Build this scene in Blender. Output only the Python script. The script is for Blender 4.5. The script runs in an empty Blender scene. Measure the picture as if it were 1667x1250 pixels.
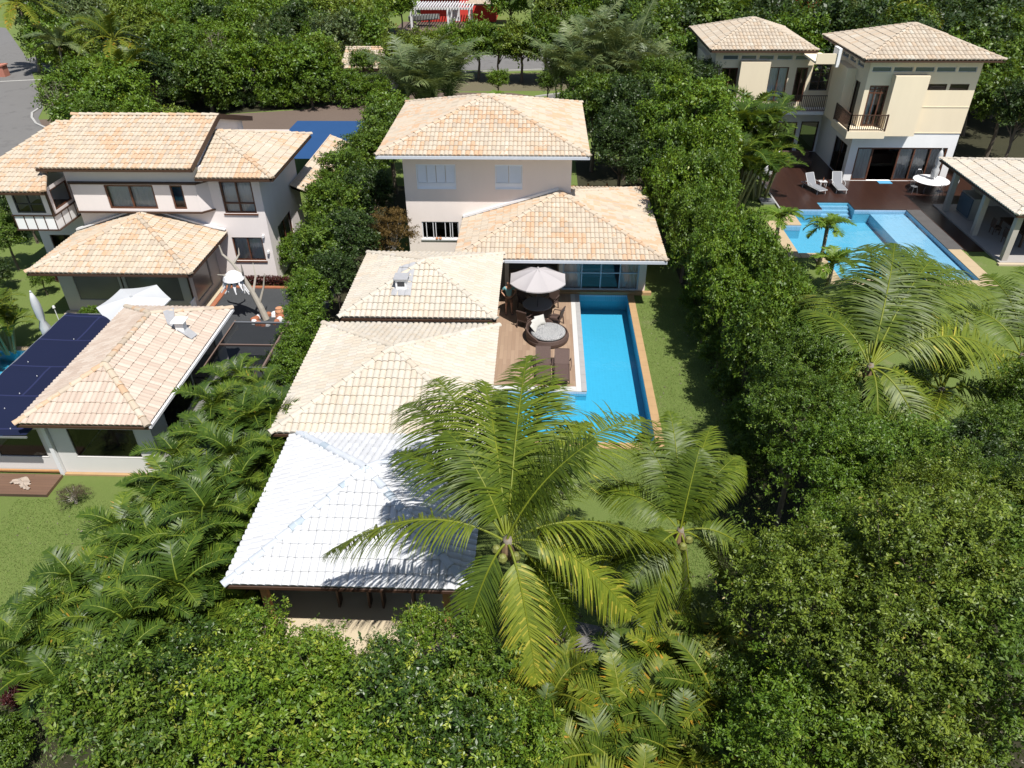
import bpy, math, random
import numpy as np
from mathutils import Vector, Matrix

# ------------------------------------------------------------------ camera, sky, sun, exposure
S = bpy.context.scene
COL = S.collection
cam_d = bpy.data.cameras.new("camera"); cam = bpy.data.objects.new("camera", cam_d); COL.objects.link(cam)
S.camera = cam
P_, T_, R_ = 0.602797, 0.0403080, -0.00757273           # pitch below horizon, heading left of +Y, roll
F = Vector((-math.sin(T_)*math.cos(P_), math.cos(T_)*math.cos(P_), -math.sin(P_)))
Rt = Vector((math.cos(T_), math.sin(T_), 0)); Up = Rt.cross(F)
R2 = Rt*math.cos(R_)+Up*math.sin(R_); U2 = Up*math.cos(R_)-Rt*math.sin(R_)
M = Matrix((R2, U2, -F)).transposed().to_4x4(); M.translation = Vector((0, 0, 18))
cam.matrix_world = M
cam_d.sensor_width = 36; cam_d.lens = 1220.23/1667*36; cam_d.clip_end = 2000; cam_d.clip_start = .1
SUNV = Vector((-.27, .43, -1)).normalized()              # travel of the sunlight
sun_d = bpy.data.lights.new("sun", 'SUN'); sun_d.energy = 5.0; sun_d.angle = math.radians(.53); sun_d.color = (1, .965, .91)
sun = bpy.data.objects.new("sun", sun_d); COL.objects.link(sun)
sun.rotation_euler = SUNV.to_track_quat('-Z', 'Y').to_euler(); sun.location = (10, -20, 60)
W = bpy.data.worlds.new("World"); S.world = W; W.use_nodes = True
nt = W.node_tree; bg = nt.nodes['Background']; sky = nt.nodes.new('ShaderNodeTexSky'); sky.sky_type = 'NISHITA'
sky.sun_disc = False; sky.sun_elevation = math.asin(-SUNV.z); sky.sun_rotation = math.atan2(-SUNV.x, -SUNV.y)
nt.links.new(sky.outputs[0], bg.inputs[0]); bg.inputs[1].default_value = .082
S.view_settings.view_transform = 'Standard'; S.view_settings.look = 'None'; S.view_settings.exposure = .5; S.view_settings.gamma = 1
S.render.engine = 'CYCLES'
cy = S.cycles; cy.max_bounces = 6; cy.diffuse_bounces = 3; cy.glossy_bounces = 3; cy.transmission_bounces = 4; cy.transparent_max_bounces = 8
cy.use_denoising = True; cy.denoiser = 'OPENIMAGEDENOISE'; cy.denoising_prefilter = 'ACCURATE'; cy.denoising_input_passes = 'RGB_ALBEDO_NORMAL'; cy.use_adaptive_sampling = False; cy.caustics_reflective = False; cy.caustics_refractive = False; cy.sample_clamp_indirect = 3; cy.sample_clamp_direct = 12

# ------------------------------------------------------------------ materials
def nodes(name):
    m = bpy.data.materials.new(name); m.use_nodes = True; n = m.node_tree
    return m, n, n.nodes['Principled BSDF'], n.nodes['Material Output']
def N(n, t, **k):
    x = n.nodes.new(t)
    for a, b in k.items(): setattr(x, a, b)
    return x
def mixc(n, fac, a, b, typ='MIX'):
    x = N(n, 'ShaderNodeMix', data_type='RGBA', blend_type=typ)
    for i, v in ((0, fac), (6, a), (7, b)):
        if hasattr(v, 'is_output'): n.links.new(v, x.inputs[i])
        else: x.inputs[i].default_value = v if i == 0 else (*v, 1) if len(v) == 3 else v
    return x.outputs[2]
def noise(n, scale, detail=4, rough=.6, coord=None, dist=0, vec_scale=None):
    t = N(n, 'ShaderNodeTexNoise'); t.inputs['Scale'].default_value = scale; t.inputs['Detail'].default_value = detail
    t.inputs['Roughness'].default_value = rough; t.inputs['Distortion'].default_value = dist
    if coord is None: coord = N(n, 'ShaderNodeNewGeometry').outputs['Position']
    if vec_scale:
        mp = N(n, 'ShaderNodeMapping'); mp.inputs['Scale'].default_value = vec_scale; n.links.new(coord, mp.inputs[0]); coord = mp.outputs[0]
    n.links.new(coord, t.inputs['Vector']); return t.outputs['Fac']
def ramp(n, fac, stops):
    r = N(n, 'ShaderNodeValToRGB'); e = r.color_ramp.elements
    while len(e) < len(stops): e.new(.5)
    for i, (p, c) in enumerate(stops): e[i].position = p; e[i].color = (*c, 1) if len(c) == 3 else c
    n.links.new(fac, r.inputs[0]); return r.outputs[0]
def bump(n, h, strength, dist, bsdf):
    b = N(n, 'ShaderNodeBump'); b.inputs['Strength'].default_value = strength; b.inputs['Distance'].default_value = dist
    n.links.new(h, b.inputs['Height']); n.links.new(b.outputs[0], bsdf.inputs['Normal'])
def c3(c, k): return tuple(min(1, x*k) for x in c)
MATS = {}
def mat(name, col, rough=.6, var=.12, scale=1.5, fine=30, bumps=.15, spec=.4, metal=0, stretch=None):
    if name in MATS: return MATS[name]
    m, n, b, o = nodes(name); MATS[name] = m
    f = noise(n, scale, 5, .65, vec_scale=stretch); f2 = noise(n, fine, 3, .6, vec_scale=stretch)
    c = mixc(n, f, c3(col, 1-var*1.6), c3(col, 1+var*1.2)); c = mixc(n, f2, c, mixc(n, .5, c, c3(col, 1-var)), 'MIX')
    n.links.new(c, b.inputs['Base Color']); b.inputs['Roughness'].default_value = rough
    b.inputs['Specular IOR Level'].default_value = spec; b.inputs['Metallic'].default_value = metal
    if bumps: bump(n, f2, bumps, .01, b)
    return m
def attr(n, name='tv'):
    a = N(n, 'ShaderNodeAttribute'); a.attribute_name = name; return a.outputs['Fac']
def tile_mat(name, stops, stain, stain_amt, dirt=(.25, .24, .22), dirt_amt=.25, th=.62):
    m, n, b, o = nodes(name)
    tv = attr(n); c = ramp(n, tv, stops)
    big = noise(n, .55, 3, .6); mid = noise(n, 5, 4, .7)
    mt = N(n, 'ShaderNodeMath', operation='MULTIPLY_ADD'); n.links.new(tv, mt.inputs[0]); mt.inputs[1].default_value = .42; n.links.new(big, mt.inputs[2])
    m2 = N(n, 'ShaderNodeMath', operation='MULTIPLY_ADD'); n.links.new(mid, m2.inputs[0]); m2.inputs[1].default_value = .35; n.links.new(mt.outputs[0], m2.inputs[2])
    s = ramp(n, m2.outputs[0], [(th+.28, (0, 0, 0)), (th+.34, (1, 1, 1))])
    ms = N(n, 'ShaderNodeMath', operation='MULTIPLY'); n.links.new(s, ms.inputs[0]); ms.inputs[1].default_value = stain_amt
    c = mixc(n, ms.outputs[0], c, stain)
    d = ramp(n, noise(n, 9, 5, .75), [(.52, (0, 0, 0)), (.72, (1, 1, 1))])
    md = N(n, 'ShaderNodeMath', operation='MULTIPLY'); n.links.new(d, md.inputs[0]); md.inputs[1].default_value = dirt_amt
    c = mixc(n, md.outputs[0], c, dirt)
    n.links.new(c, b.inputs['Base Color']); b.inputs['Roughness'].default_value = .75; b.inputs['Specular IOR Level'].default_value = .25
    bump(n, noise(n, 60, 3), .25, .006, b); MATS[name] = m; return m
CREAM = [(0, (.37, .305, .235)), (.2, (.43, .365, .285)), (.5, (.45, .38, .295)), (.8, (.43, .335, .24)), (1, (.48, .435, .36))]
PALE = [(0, (.43, .39, .325)), (.4, (.49, .44, .365)), (.7, (.50, .435, .345)), (1, (.53, .50, .45))]
WHITE = [(0, (.46, .465, .475)), (.5, (.51, .515, .525)), (1, (.56, .565, .575))]
tile_cream = tile_mat('cream clay tile', CREAM, (.45, .27, .15), .62, th=.713)
tile_sand = tile_mat('sand clay tile', [(p, c3(c, .93)) for p, c in CREAM], (.41, .26, .14), .45, th=.725)
tile_pale = tile_mat('bleached tile', PALE, (.36, .30, .23), .35, (.19, .19, .19), .35)
tile_white = tile_mat('white painted tile', WHITE, (.44, .46, .5), .2, (.34, .36, .4), .16)
cap_worn = tile_mat('worn blue white ridge paint', [(0, (.40, .43, .47)), (.5, (.46, .48, .51)), (1, (.52, .53, .54))], (.24, .31, .37), .7, (.25, .29, .32), .4, th=.70)
tile_pink = tile_mat('dusty rose tile', [(0, (.39, .31, .25)), (.5, (.44, .36, .295)), (1, (.47, .40, .335))], (.40, .18, .07), .5, (.24, .21, .18), .2, th=.80)

def leaf_mat(name, dark, mid, light, odd=None, rough=.46, trans=.19, spec=.34):
    m, n, b, o = nodes(name)
    st = [(0, dark), (.5, mid), (.92, light)] + ([(.965, odd)] if odd else [])
    c = ramp(n, attr(n), st)
    f = noise(n, .9, 3, .6); c = mixc(n, f, mixc(n, .6, c, c3(dark, .9)), c)
    n.links.new(c, b.inputs['Base Color']); b.inputs['Roughness'].default_value = rough; b.inputs['Specular IOR Level'].default_value = spec
    tr = N(n, 'ShaderNodeBsdfTranslucent'); mx = N(n, 'ShaderNodeMixShader'); mx.inputs[0].default_value = trans
    tc = mixc(n, .5, c, (light[0]*1.5, light[1]*1.4, light[2]*.6)); n.links.new(tc, tr.inputs[0])
    n.links.new(b.outputs[0], mx.inputs[1]); n.links.new(tr.outputs[0], mx.inputs[2]); n.links.new(mx.outputs[0], o.inputs[0])
    MATS[name] = m; return m
lf_bright = leaf_mat('bright leaf', (.045, .100, .008), (.125, .205, .014), (.235, .300, .030), (.34, .36, .04))
lf_mid = leaf_mat('mid leaf', (.032, .068, .008), (.098, .165, .015), (.205, .275, .030), (.25, .26, .05))
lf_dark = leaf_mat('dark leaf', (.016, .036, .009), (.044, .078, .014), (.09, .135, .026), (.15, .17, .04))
lf_olive = leaf_mat('olive leaf', (.046, .080, .010), (.155, .215, .022), (.300, .350, .045), (.36, .26, .07))
lf_hedge = leaf_mat('hedge leaf', (.034, .080, .008), (.110, .188, .014), (.215, .290, .030))
lf_shrub = leaf_mat('glossy shrub leaf', (.020, .046, .008), (.058, .112, .012), (.200, .290, .028), (.34, .40, .04), rough=.40, spec=.42)
lf_brown = leaf_mat('brown leaf', (.07, .045, .014), (.13, .08, .02), (.20, .14, .045), (.1, .12, .03), rough=.6, spec=.2)
lf_red = leaf_mat('dark red leaf', (.035, .008, .008), (.065, .014, .014), (.11, .03, .022), (.06, .08, .02))
lf_coco = leaf_mat('coconut leaflet', (.032, .060, .007), (.108, .155, .012), (.245, .280, .024), (.46, .40, .05), rough=.46, trans=.26, spec=.30)
lf_areca = leaf_mat('areca leaflet', (.022, .050, .008), (.072, .124, .012), (.205, .262, .026), (.40, .24, .03), rough=.44, trans=.24, spec=.34)
lf_areca2 = leaf_mat('yellowing areca leaflet', (.034, .066, .008), (.098, .142, .013), (.240, .255, .024), (.48, .25, .022), rough=.46, trans=.26, spec=.32)
lf_fan = leaf_mat('grey green palm leaflet', (.034, .060, .020), (.105, .145, .05), (.24, .28, .11), (.26, .25, .12), rough=.45)
lf_dead = leaf_mat('dead leaflet', (.09, .07, .055), (.17, .14, .11), (.28, .25, .21), rough=.7, trans=.15, spec=.2)
bark = mat('bark', (.16, .13, .10), .85, .3, 4, 40, .6, .15)
bark_pale = mat('pale bark', (.36, .33, .28), .85, .25, 3, 40, .5, .15)
palm_trunk = mat('palm trunk', (.22, .19, .15), .85, .3, 3, 30, .7, .15, stretch=(1, 1, 6))
wall_pink = mat('pinkish stucco', (.76, .675, .62), .9, .055, 1.6, 60, .2, .2, stretch=(1, 1, .22))
wall_lilac = mat('pale lilac stucco', (.73, .67, .645), .9, .055, 1.6, 60, .2, .2, stretch=(1, 1, .22))
wall_cream = mat('cream stucco', (.75, .645, .47), .9, .055, 1.6, 60, .2, .2, stretch=(1, 1, .22))
wall_white = mat('white stucco', (.78, .78, .775), .9, .055, 1.6, 60, .2, .2, stretch=(1, 1, .22))
wall_grey = mat('grey stucco', (.35, .34, .32), .9, .15, .8, 40, .3, .2)
red_wall = mat('red paint', (.62, .06, .045), .8, .08, 1, 40, .1, .2)
white_paint = mat('white paint', (.66, .66, .67), .5, .04, 2, 40, .05)
shutter_m = mat('bluish white shutter paint', (.76, .81, .88), .5, .04, 2, 40, .05)
blue_frame = mat('pale blue grey paint', (.42, .50, .60), .4, .05, 2, 40, .03)
gutter_m = mat('grey gutter', (.50, .53, .58), .45, .08, 2, 40, .05)
wood_dark = mat('dark stained wood', (.060, .030, .018), .5, .25, 3, 60, .3, .4)
wood_red = mat('reddish wood frame', (.11, .045, .025), .5, .2, 3, 60, .2, .4)
wood_post = mat('orange wood post', (.42, .22, .09), .6, .2, 4, 60, .3)
wicker = mat('dark wicker', (.085, .055, .045), .6, .3, 20, 160, .8, .35)
cushion = mat('white cushion', (.44, .43, .40), .9, .05, 4, 80, .2, .1)
grey_sling = mat('grey sling fabric', (.20, .205, .22), .8, .06, 6, 120, .3, .2)
canvas = mat('off white canvas', (.37, .345, .345), .9, .05, 2, 90, .15, .1)
canvas_w = mat('white canvas', (.44, .45, .46), .9, .04, 2, 90, .15, .1)
metal_grey = mat('grey metal', (.30, .31, .33), .4, .08, 3, 50, .05, .5, .6)
chrome_grey = mat('galvanised metal', (.55, .56, .58), .45, .1, 4, 50, .1, .5, .5)
table_dark = mat('dark tinted table top', (.20, .19, .19), .15, .05, 3, 50, 0, .6)
orange_stone = mat('orange stone', (.34, .13, .07), .8, .3, 5, 30, .6, .2)
curb_m = mat('white kerb paint', (.36, .352, .335), .8, .12, 3, 30, .3, .2)
skin_m = mat('skin', (.42, .23, .15), .55, .06, 8, 60, .1, .35)
shirt_m = mat('teal shirt', (.16, .34, .36), .85, .08, 8, 90, .3, .2)
shorts_m = mat('brown shorts', (.16, .10, .07), .85, .1, 8, 90, .3, .2)
hair_m = mat('dark hair', (.03, .02, .015), .6, .2, 30, 90, .4, .3)
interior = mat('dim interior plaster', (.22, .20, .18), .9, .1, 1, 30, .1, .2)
slate = mat('dark chair metal', (.05, .05, .055), .45, .1, 6, 60, .1, .4)

def glass_mat(name, tint, mixg=.5):
    m, n, b, o = nodes(name); n.nodes.remove(b)
    t = N(n, 'ShaderNodeBsdfTransparent'); t.inputs[0].default_value = (*tint, 1)
    g = N(n, 'ShaderNodeBsdfGlossy'); g.inputs['Roughness'].default_value = .03
    fr = N(n, 'ShaderNodeFresnel'); fr.inputs[0].default_value = mixg+1
    mx = N(n, 'ShaderNodeMixShader'); n.links.new(fr.outputs[0], mx.inputs[0]); n.links.new(t.outputs[0], mx.inputs[1]); n.links.new(g.outputs[0], mx.inputs[2])
    n.links.new(mx.outputs[0], o.inputs[0]); return m
glass = glass_mat('window glass', (.90, .92, .94), .6)
glass_dark = glass_mat('tinted glass', (.25, .27, .30), .6)
screen_m = mat('grey roll down screen', (.17, .155, .14), .22, .12, .7, 30, .02, .6)
clerestory_glass = mat('clerestory glass with painted reflection', (.10, .125, .14), .08, .05, 2, 30, 0, .8)  # blue grey base colour stands in for reflections in the panes
def water_mat(name, tint):
    m, n, b, o = nodes(name); n.nodes.remove(b)
    t = N(n, 'ShaderNodeBsdfTransparent'); t.inputs[0].default_value = (*tint, 1)
    g = N(n, 'ShaderNodeBsdfGlossy'); g.inputs['Roughness'].default_value = .04
    fr = N(n, 'ShaderNodeFresnel'); fr.inputs[0].default_value = 1.33
    bp = N(n, 'ShaderNodeBump'); bp.inputs['Strength'].default_value = .6; bp.inputs['Distance'].default_value = .03
    n.links.new(noise(n, 2.2, 3, .5), bp.inputs['Height']); n.links.new(bp.outputs[0], g.inputs['Normal']); n.links.new(bp.outputs[0], fr.inputs['Normal'])
    mx = N(n, 'ShaderNodeMixShader'); n.links.new(fr.outputs[0], mx.inputs[0]); n.links.new(t.outputs[0], mx.inputs[1]); n.links.new(g.outputs[0], mx.inputs[2])
    n.links.new(mx.outputs[0], o.inputs[0]); return m
water1 = water_mat('pool water', (.50, .88, .97)); water2 = water_mat('pale pool water', (.74, .92, .98))
def grid_mat(name, col, grout, size, w=.06, rough=.4, var=.08, offs=0, bstr=.3, rowh=None):
    m, n, b, o = nodes(name)
    br = N(n, 'ShaderNodeTexBrick'); br.offset = offs; br.inputs['Scale'].default_value = 1; br.inputs['Mortar Size'].default_value = w*size
    br.inputs['Brick Width'].default_value = size; br.inputs['Row Height'].default_value = rowh or size; br.inputs['Bias'].default_value = 0
    br.inputs['Color1'].default_value = (*c3(col, 1-var), 1); br.inputs['Color2'].default_value = (*c3(col, 1+var), 1); br.inputs['Mortar'].default_value = (*grout, 1)
    tc = N(n, 'ShaderNodeTexCoord'); n.links.new(tc.outputs['Object'], br.inputs[0])
    c = mixc(n, noise(n, 1.2, 5, .7), br.outputs[0], mixc(n, .28, br.outputs[0], grout))
    n.links.new(c, b.inputs['Base Color']); b.inputs['Roughness'].default_value = rough
    bump(n, br.outputs['Fac'], -bstr, .004, b); MATS[name] = m; return m
pool_tile = grid_mat('blue pool tile', (.135, .385, .51), (.165, .42, .54), .15, .05, .3, .03)
pool_tile2 = grid_mat('light blue pool tile', (.27, .42, .54), (.34, .47, .58), .3, .04, .3, .04)
def plank_mat(name, cols, w, along_y=True, rough=.5, gap=(.02, .012, .01), gapw=.035, lenp=1.2, spec=.4):
    m, n, b, o = nodes(name)
    tc = N(n, 'ShaderNodeTexCoord'); mp = N(n, 'ShaderNodeMapping'); n.links.new(tc.outputs['Object'], mp.inputs[0])
    if along_y: mp.inputs['Rotation'].default_value = (0, 0, math.pi/2)
    br = N(n, 'ShaderNodeTexBrick'); br.offset = .37; br.offset_frequency = 2; br.inputs['Scale'].default_value = 1; br.inputs['Mortar Size'].default_value = gapw*w
    br.inputs['Brick Width'].default_value = lenp; br.inputs['Row Height'].default_value = w
    br.inputs['Color1'].default_value = (*cols[0], 1); br.inputs['Color2'].default_value = (*cols[1], 1); br.inputs['Mortar'].default_value = (*gap, 1)
    n.links.new(mp.outputs[0], br.inputs[0])
    gr = noise(n, 6, 5, .7, mp.outputs[0], vec_scale=(.25, 4, 1))
    c = mixc(n, gr, br.outputs[0], mixc(n, .5, br.outputs[0], cols[2]))
    n.links.new(c, b.inputs['Base Color']); b.inputs['Roughness'].default_value = rough; b.inputs['Specular IOR Level'].default_value = spec
    bump(n, br.outputs['Fac'], -.5, .006, b); MATS[name] = m; return m
deck_tile = plank_mat('wood look deck tile', ((.29, .20, .135), (.205, .13, .085), (.36, .265, .19)), .17, True, .6, (.17, .115, .08))
deck_dark = plank_mat('dark hardwood deck', ((.034, .014, .010), (.048, .020, .013), (.024, .012, .009)), .11, True, .32, lenp=3, gapw=.09, spec=.5)
deck_old = plank_mat('weathered deck boards', ((.12, .065, .04), (.095, .05, .032), (.22, .14, .095)), .13, False, .6, lenp=3)
def ground_mat(name, a, b2, c_, s1=.25, s2=3, s3=60, bstr=.6, rough=.95, patch=None, pth=(.55, .7)):
    m, n, b, o = nodes(name)
    c = mixc(n, noise(n, s1, 5, .6), a, b2); c = mixc(n, noise(n, s2, 5, .7), c, mixc(n, .55, c, c_))
    if patch: c = mixc(n, ramp(n, noise(n, .45, 5, .7), [(pth[0], (0, 0, 0)), (pth[1], (1, 1, 1))]), c, patch)
    f = noise(n, s3, 4, .8); c = mixc(n, f, c3_mix(n, c, .62), c)
    n.links.new(c, b.inputs['Base Color']); b.inputs['Roughness'].default_value = rough; b.inputs['Specular IOR Level'].default_value = .15
    bump(n, f, bstr, .05, b); MATS[name] = m; return m
def c3_mix(n, c, k): return mixc(n, 1.0, c, (k, k, k), 'MULTIPLY')
lawn_m = ground_mat('lawn', (.100, .160, .033), (.150, .205, .052), (.190, .220, .072), patch=(.235, .225, .12), pth=(.60, .78))
soil_m = ground_mat('soil', (.045, .04, .025), (.07, .06, .035), (.03, .045, .018), .6, 5, 40, .8)
asphalt_m = ground_mat('asphalt', (.175, .17, .165), (.21, .203, .195), (.14, .136, .132), .15, 2, 90, .25, .9, (.125, .12, .117))
paver_m = ground_mat('brown pavers', (.15, .11, .088), (.185, .14, .11), (.11, .085, .07), .2, 3, 70, .3, .9)
gravel_m = ground_mat('grey gravel', (.075, .08, .086), (.11, .115, .12), (.05, .053, .057), 1, 14, 55, 1.0, .9)
sand_m = ground_mat('grey sand', (.20, .19, .18), (.26, .25, .235), (.15, .145, .135), 1, 8, 50, .6, .95)
coping_m = mat('sandstone coping', (.38, .245, .125), .75, .14, 2.5, 30, .2, .25)
coping2_m = mat('beige stone coping', (.40, .31, .195), .75, .10, 2, 30, .2, .25)
marble_m = mat('white stone edge', (.50, .49, .475), .6, .06, 2, 30, .1, .3)
marble2_m = mat('grey veined stone band', (.33, .325, .32), .6, .14, 3, 20, .1, .3)
floor_beige = mat('beige floor', (.46, .385, .27), .6, .06, 1, 20, .08, .3)
floor_grey = mat('grey stone floor', (.33, .31, .29), .6, .1, 1, 20, .08, .3)
navy = plank_mat('navy shade cloth', ((.005, .008, .028), (.006, .010, .033), (.009, .013, .040)), 1.95, False, .85, (.02, .025, .075), .02, 40, .2)
blue_roof = mat('blue sheet roof', (.016, .056, .15), .4, .1, 1, 30, .05, .5)

# ------------------------------------------------------------------ mesh builder
class MB:
    def __init__(s): s.v = []; s.f = []; s.t = []; s.e = random.Random(1)
    def face(s, pts, tv=.5):
        b = len(s.v); s.v += [tuple(p) for p in pts]; s.f.append(tuple(range(b, b+len(pts)))); s.t.append(tv); return s
    def box(s, x0, x1, y0, y1, z0, z1, tv=.5, bev=0):
        b = len(s.v)
        s.v += [(x0, y0, z0), (x1, y0, z0), (x1, y1, z0), (x0, y1, z0), (x0, y0, z1), (x1, y0, z1), (x1, y1, z1), (x0, y1, z1)]
        for q in ((0, 3, 2, 1), (4, 5, 6, 7), (0, 1, 5, 4), (1, 2, 6, 5), (2, 3, 7, 6), (3, 0, 4, 7)): s.f.append(tuple(b+i for i in q)); s.t.append(tv)
        return s
    def bar(s, a, b_, w, h=None, up=(0, 0, 1)):
        a = Vector(a); b_ = Vector(b_); h = h or w; d = (b_-a).normalized(); u = Vector(up)
        if abs(d.dot(u)) > .95: u = Vector((0, 1, 0))
        sd = d.cross(u).normalized()*w/2; u = sd.cross(d).normalized()*h/2
        b = len(s.v); s.v += [tuple(p+i*sd+j*u) for p in (a, b_) for i, j in ((-1, -1), (1, -1), (1, 1), (-1, 1))]
        for q in ((0, 1, 2, 3), (7, 6, 5, 4), (0, 4, 5, 1), (1, 5, 6, 2), (2, 6, 7, 3), (3, 7, 4, 0)): s.f.append(tuple(b+i for i in q)); s.t.append(.5)
        return s
    def tube(s, pts, rad, seg=8, cap=True, tv=.5):
        pts = [Vector(p) for p in pts]; n = len(pts)
        if not hasattr(rad, '__len__'): rad = [rad]*n
        b = len(s.v); prev = None
        for i, p in enumerate(pts):
            d = (pts[min(i+1, n-1)]-pts[max(i-1, 0)]).normalized()
            u = Vector((0, 0, 1)) if abs(d.z) < .9 else Vector((1, 0, 0))
            if prev is not None: u = prev
            a = d.cross(u).normalized(); c = a.cross(d).normalized(); prev = c
            for k in range(seg):
                t = 2*math.pi*k/seg; s.v.append(tuple(p+(a*math.cos(t)+c*math.sin(t))*rad[i]))
        for i in range(n-1):
            for k in range(seg):
                q = (b+i*seg+k, b+i*seg+(k+1) % seg, b+(i+1)*seg+(k+1) % seg, b+(i+1)*seg+k); s.f.append(q); s.t.append(tv)
        if cap:
            s.f.append(tuple(b+k for k in range(seg))[::-1]); s.t.append(tv); s.f.append(tuple(b+(n-1)*seg+k for k in range(seg))); s.t.append(tv)
        return s
    def lathe(s, cx, cy, prof, seg=24, tv=.5):
        b = len(s.v); m = len(prof)
        for r, z in prof:
            for k in range(seg):
                t = 2*math.pi*k/seg; s.v.append((cx+r*math.cos(t), cy+r*math.sin(t), z))
        for i in range(m-1):
            for k in range(seg): s.f.append((b+i*seg+k, b+i*seg+(k+1) % seg, b+(i+1)*seg+(k+1) % seg, b+(i+1)*seg+k)); s.t.append(tv)
        s.f.append(tuple(b+k for k in range(seg))[::-1]); s.t.append(tv); s.f.append(tuple(b+(m-1)*seg+k for k in range(seg))); s.t.append(tv)
        return s
    def prism(s, poly, z0, z1, tv=.5):
        n = len(poly); b = len(s.v); s.v += [(x, y, z0) for x, y in poly]+[(x, y, z1) for x, y in poly]
        s.f.append(tuple(b+i for i in range(n))[::-1]); s.f.append(tuple(b+n+i for i in range(n))); s.t += [tv, tv]
        for i in range(n): s.f.append((b+i, b+(i+1) % n, b+n+(i+1) % n, b+n+i)); s.t.append(tv)
        return s
    def build(s, name, m, parent=None, smooth=False, label=None, world=True):
        me = bpy.data.meshes.new(name)
        off = Vector((0, 0, 0))
        if parent is not None and world:
            r = parent
            while r.parent: r = r.parent
            off = r.location
        me.from_pydata([(x-off.x, y-off.y, z-off.z) for x, y, z in s.v], [], s.f)
        a = me.attributes.new('tv', 'FLOAT', 'FACE'); a.data.foreach_set('value', s.t)
        if smooth: me.polygons.foreach_set('use_smooth', [True]*len(s.f))
        me.materials.append(m); me.update()
        return link(name, me, parent, label)
def link(name, me, parent=None, label=None):
    o = bpy.data.objects.new(name, me); COL.objects.link(o)
    if parent is not None: o.parent = parent
    if label: o['label'] = label
    return o
def tag(o, label=None, cat=None, group=None, kind=None):
    if label: o['label'] = label
    if cat: o['category'] = cat
    if group: o['group'] = group
    if kind: o['kind'] = kind
    return o
def thing(name, label, cat, loc=(0, 0, 0), group=None, rz=0):
    o = bpy.data.objects.new(name, None); o.empty_display_size = .2; COL.objects.link(o); o.location = loc; o.rotation_euler.z = rz
    return tag(o, label, cat, group)
def struct(name, mb, m, **k): return tag(mb.build(name, m, **k), kind='structure')
def copy_tree(o, loc=None, rz=None, scale=None, label=None, group=None, parent=None):
    c = o.copy(); COL.objects.link(c); c.parent = parent
    if parent is None:
        if loc is not None: c.location = loc
        if rz is not None: c.rotation_euler.z = rz
        if scale is not None: c.scale = scale if hasattr(scale, '__len__') else (scale,)*3
        if label: c['label'] = label
        if group: c['group'] = group
    for ch in list(o.children):
        copy_tree(ch, parent=c)
    return c
# ------------------------------------------------------------------ building parts
def wall(mb, p0, p1, z0, z1, holes=(), depth=.16, tv=.5):
    """wall face from p0 to p1 (outside on the right hand of p0->p1), with real openings and reveals"""
    p0 = Vector((*p0, 0)); p1 = Vector((*p1, 0)); L = (p1-p0).length; d = (p1-p0)/L; inn = Vector((-d.y, d.x, 0))
    us = sorted({0, L, *[h[0] for h in holes], *[h[1] for h in holes]}); zs = sorted({z0, z1, *[h[2] for h in holes], *[h[3] for h in holes]})
    q = lambda u, z, k=0: tuple(p0+d*u+inn*k+Vector((0, 0, z)))
    for i in range(len(us)-1):
        for j in range(len(zs)-1):
            um, zm = (us[i]+us[i+1])/2, (zs[j]+zs[j+1])/2
            if any(h[0] < um < h[1] and h[2] < zm < h[3] for h in holes): continue
            mb.face([q(us[i], zs[j]), q(us[i+1], zs[j]), q(us[i+1], zs[j+1]), q(us[i], zs[j+1])], tv)
    for a, b, c, e in holes:
        mb.face([q(a, c), q(a, e), q(a, e, depth), q(a, c, depth)]); mb.face([q(b, c), q(b, c, depth), q(b, e, depth), q(b, e)])
        mb.face([q(a, e), q(b, e), q(b, e, depth), q(a, e, depth)]); mb.face([q(a, c), q(a, c, depth), q(b, c, depth), q(b, c)])
    return mb
def curtain_mb(p0, d, inn, a, b, z0, z1, k, amp=.028, pitch=.2):
    mb = MB(); n = max(4, int((b-a)/pitch*4)); pts = []
    for i in range(n+1):
        u = a+(b-a)*i/n; o = k+amp*math.sin(2*math.pi*(u-a)/pitch)*(0.7+.3*math.sin(u*7)); pts.append(p0+d*u+inn*o)
    for i in range(n): mb.face([pts[i]+Vector((0, 0, z0)), pts[i+1]+Vector((0, 0, z0)), pts[i+1]+Vector((0, 0, z1)), pts[i]+Vector((0, 0, z1))])
    return mb
curt_m = mat('white curtain', (.80, .79, .76), .9, .05, 3, 40, .05, .1)
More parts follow.
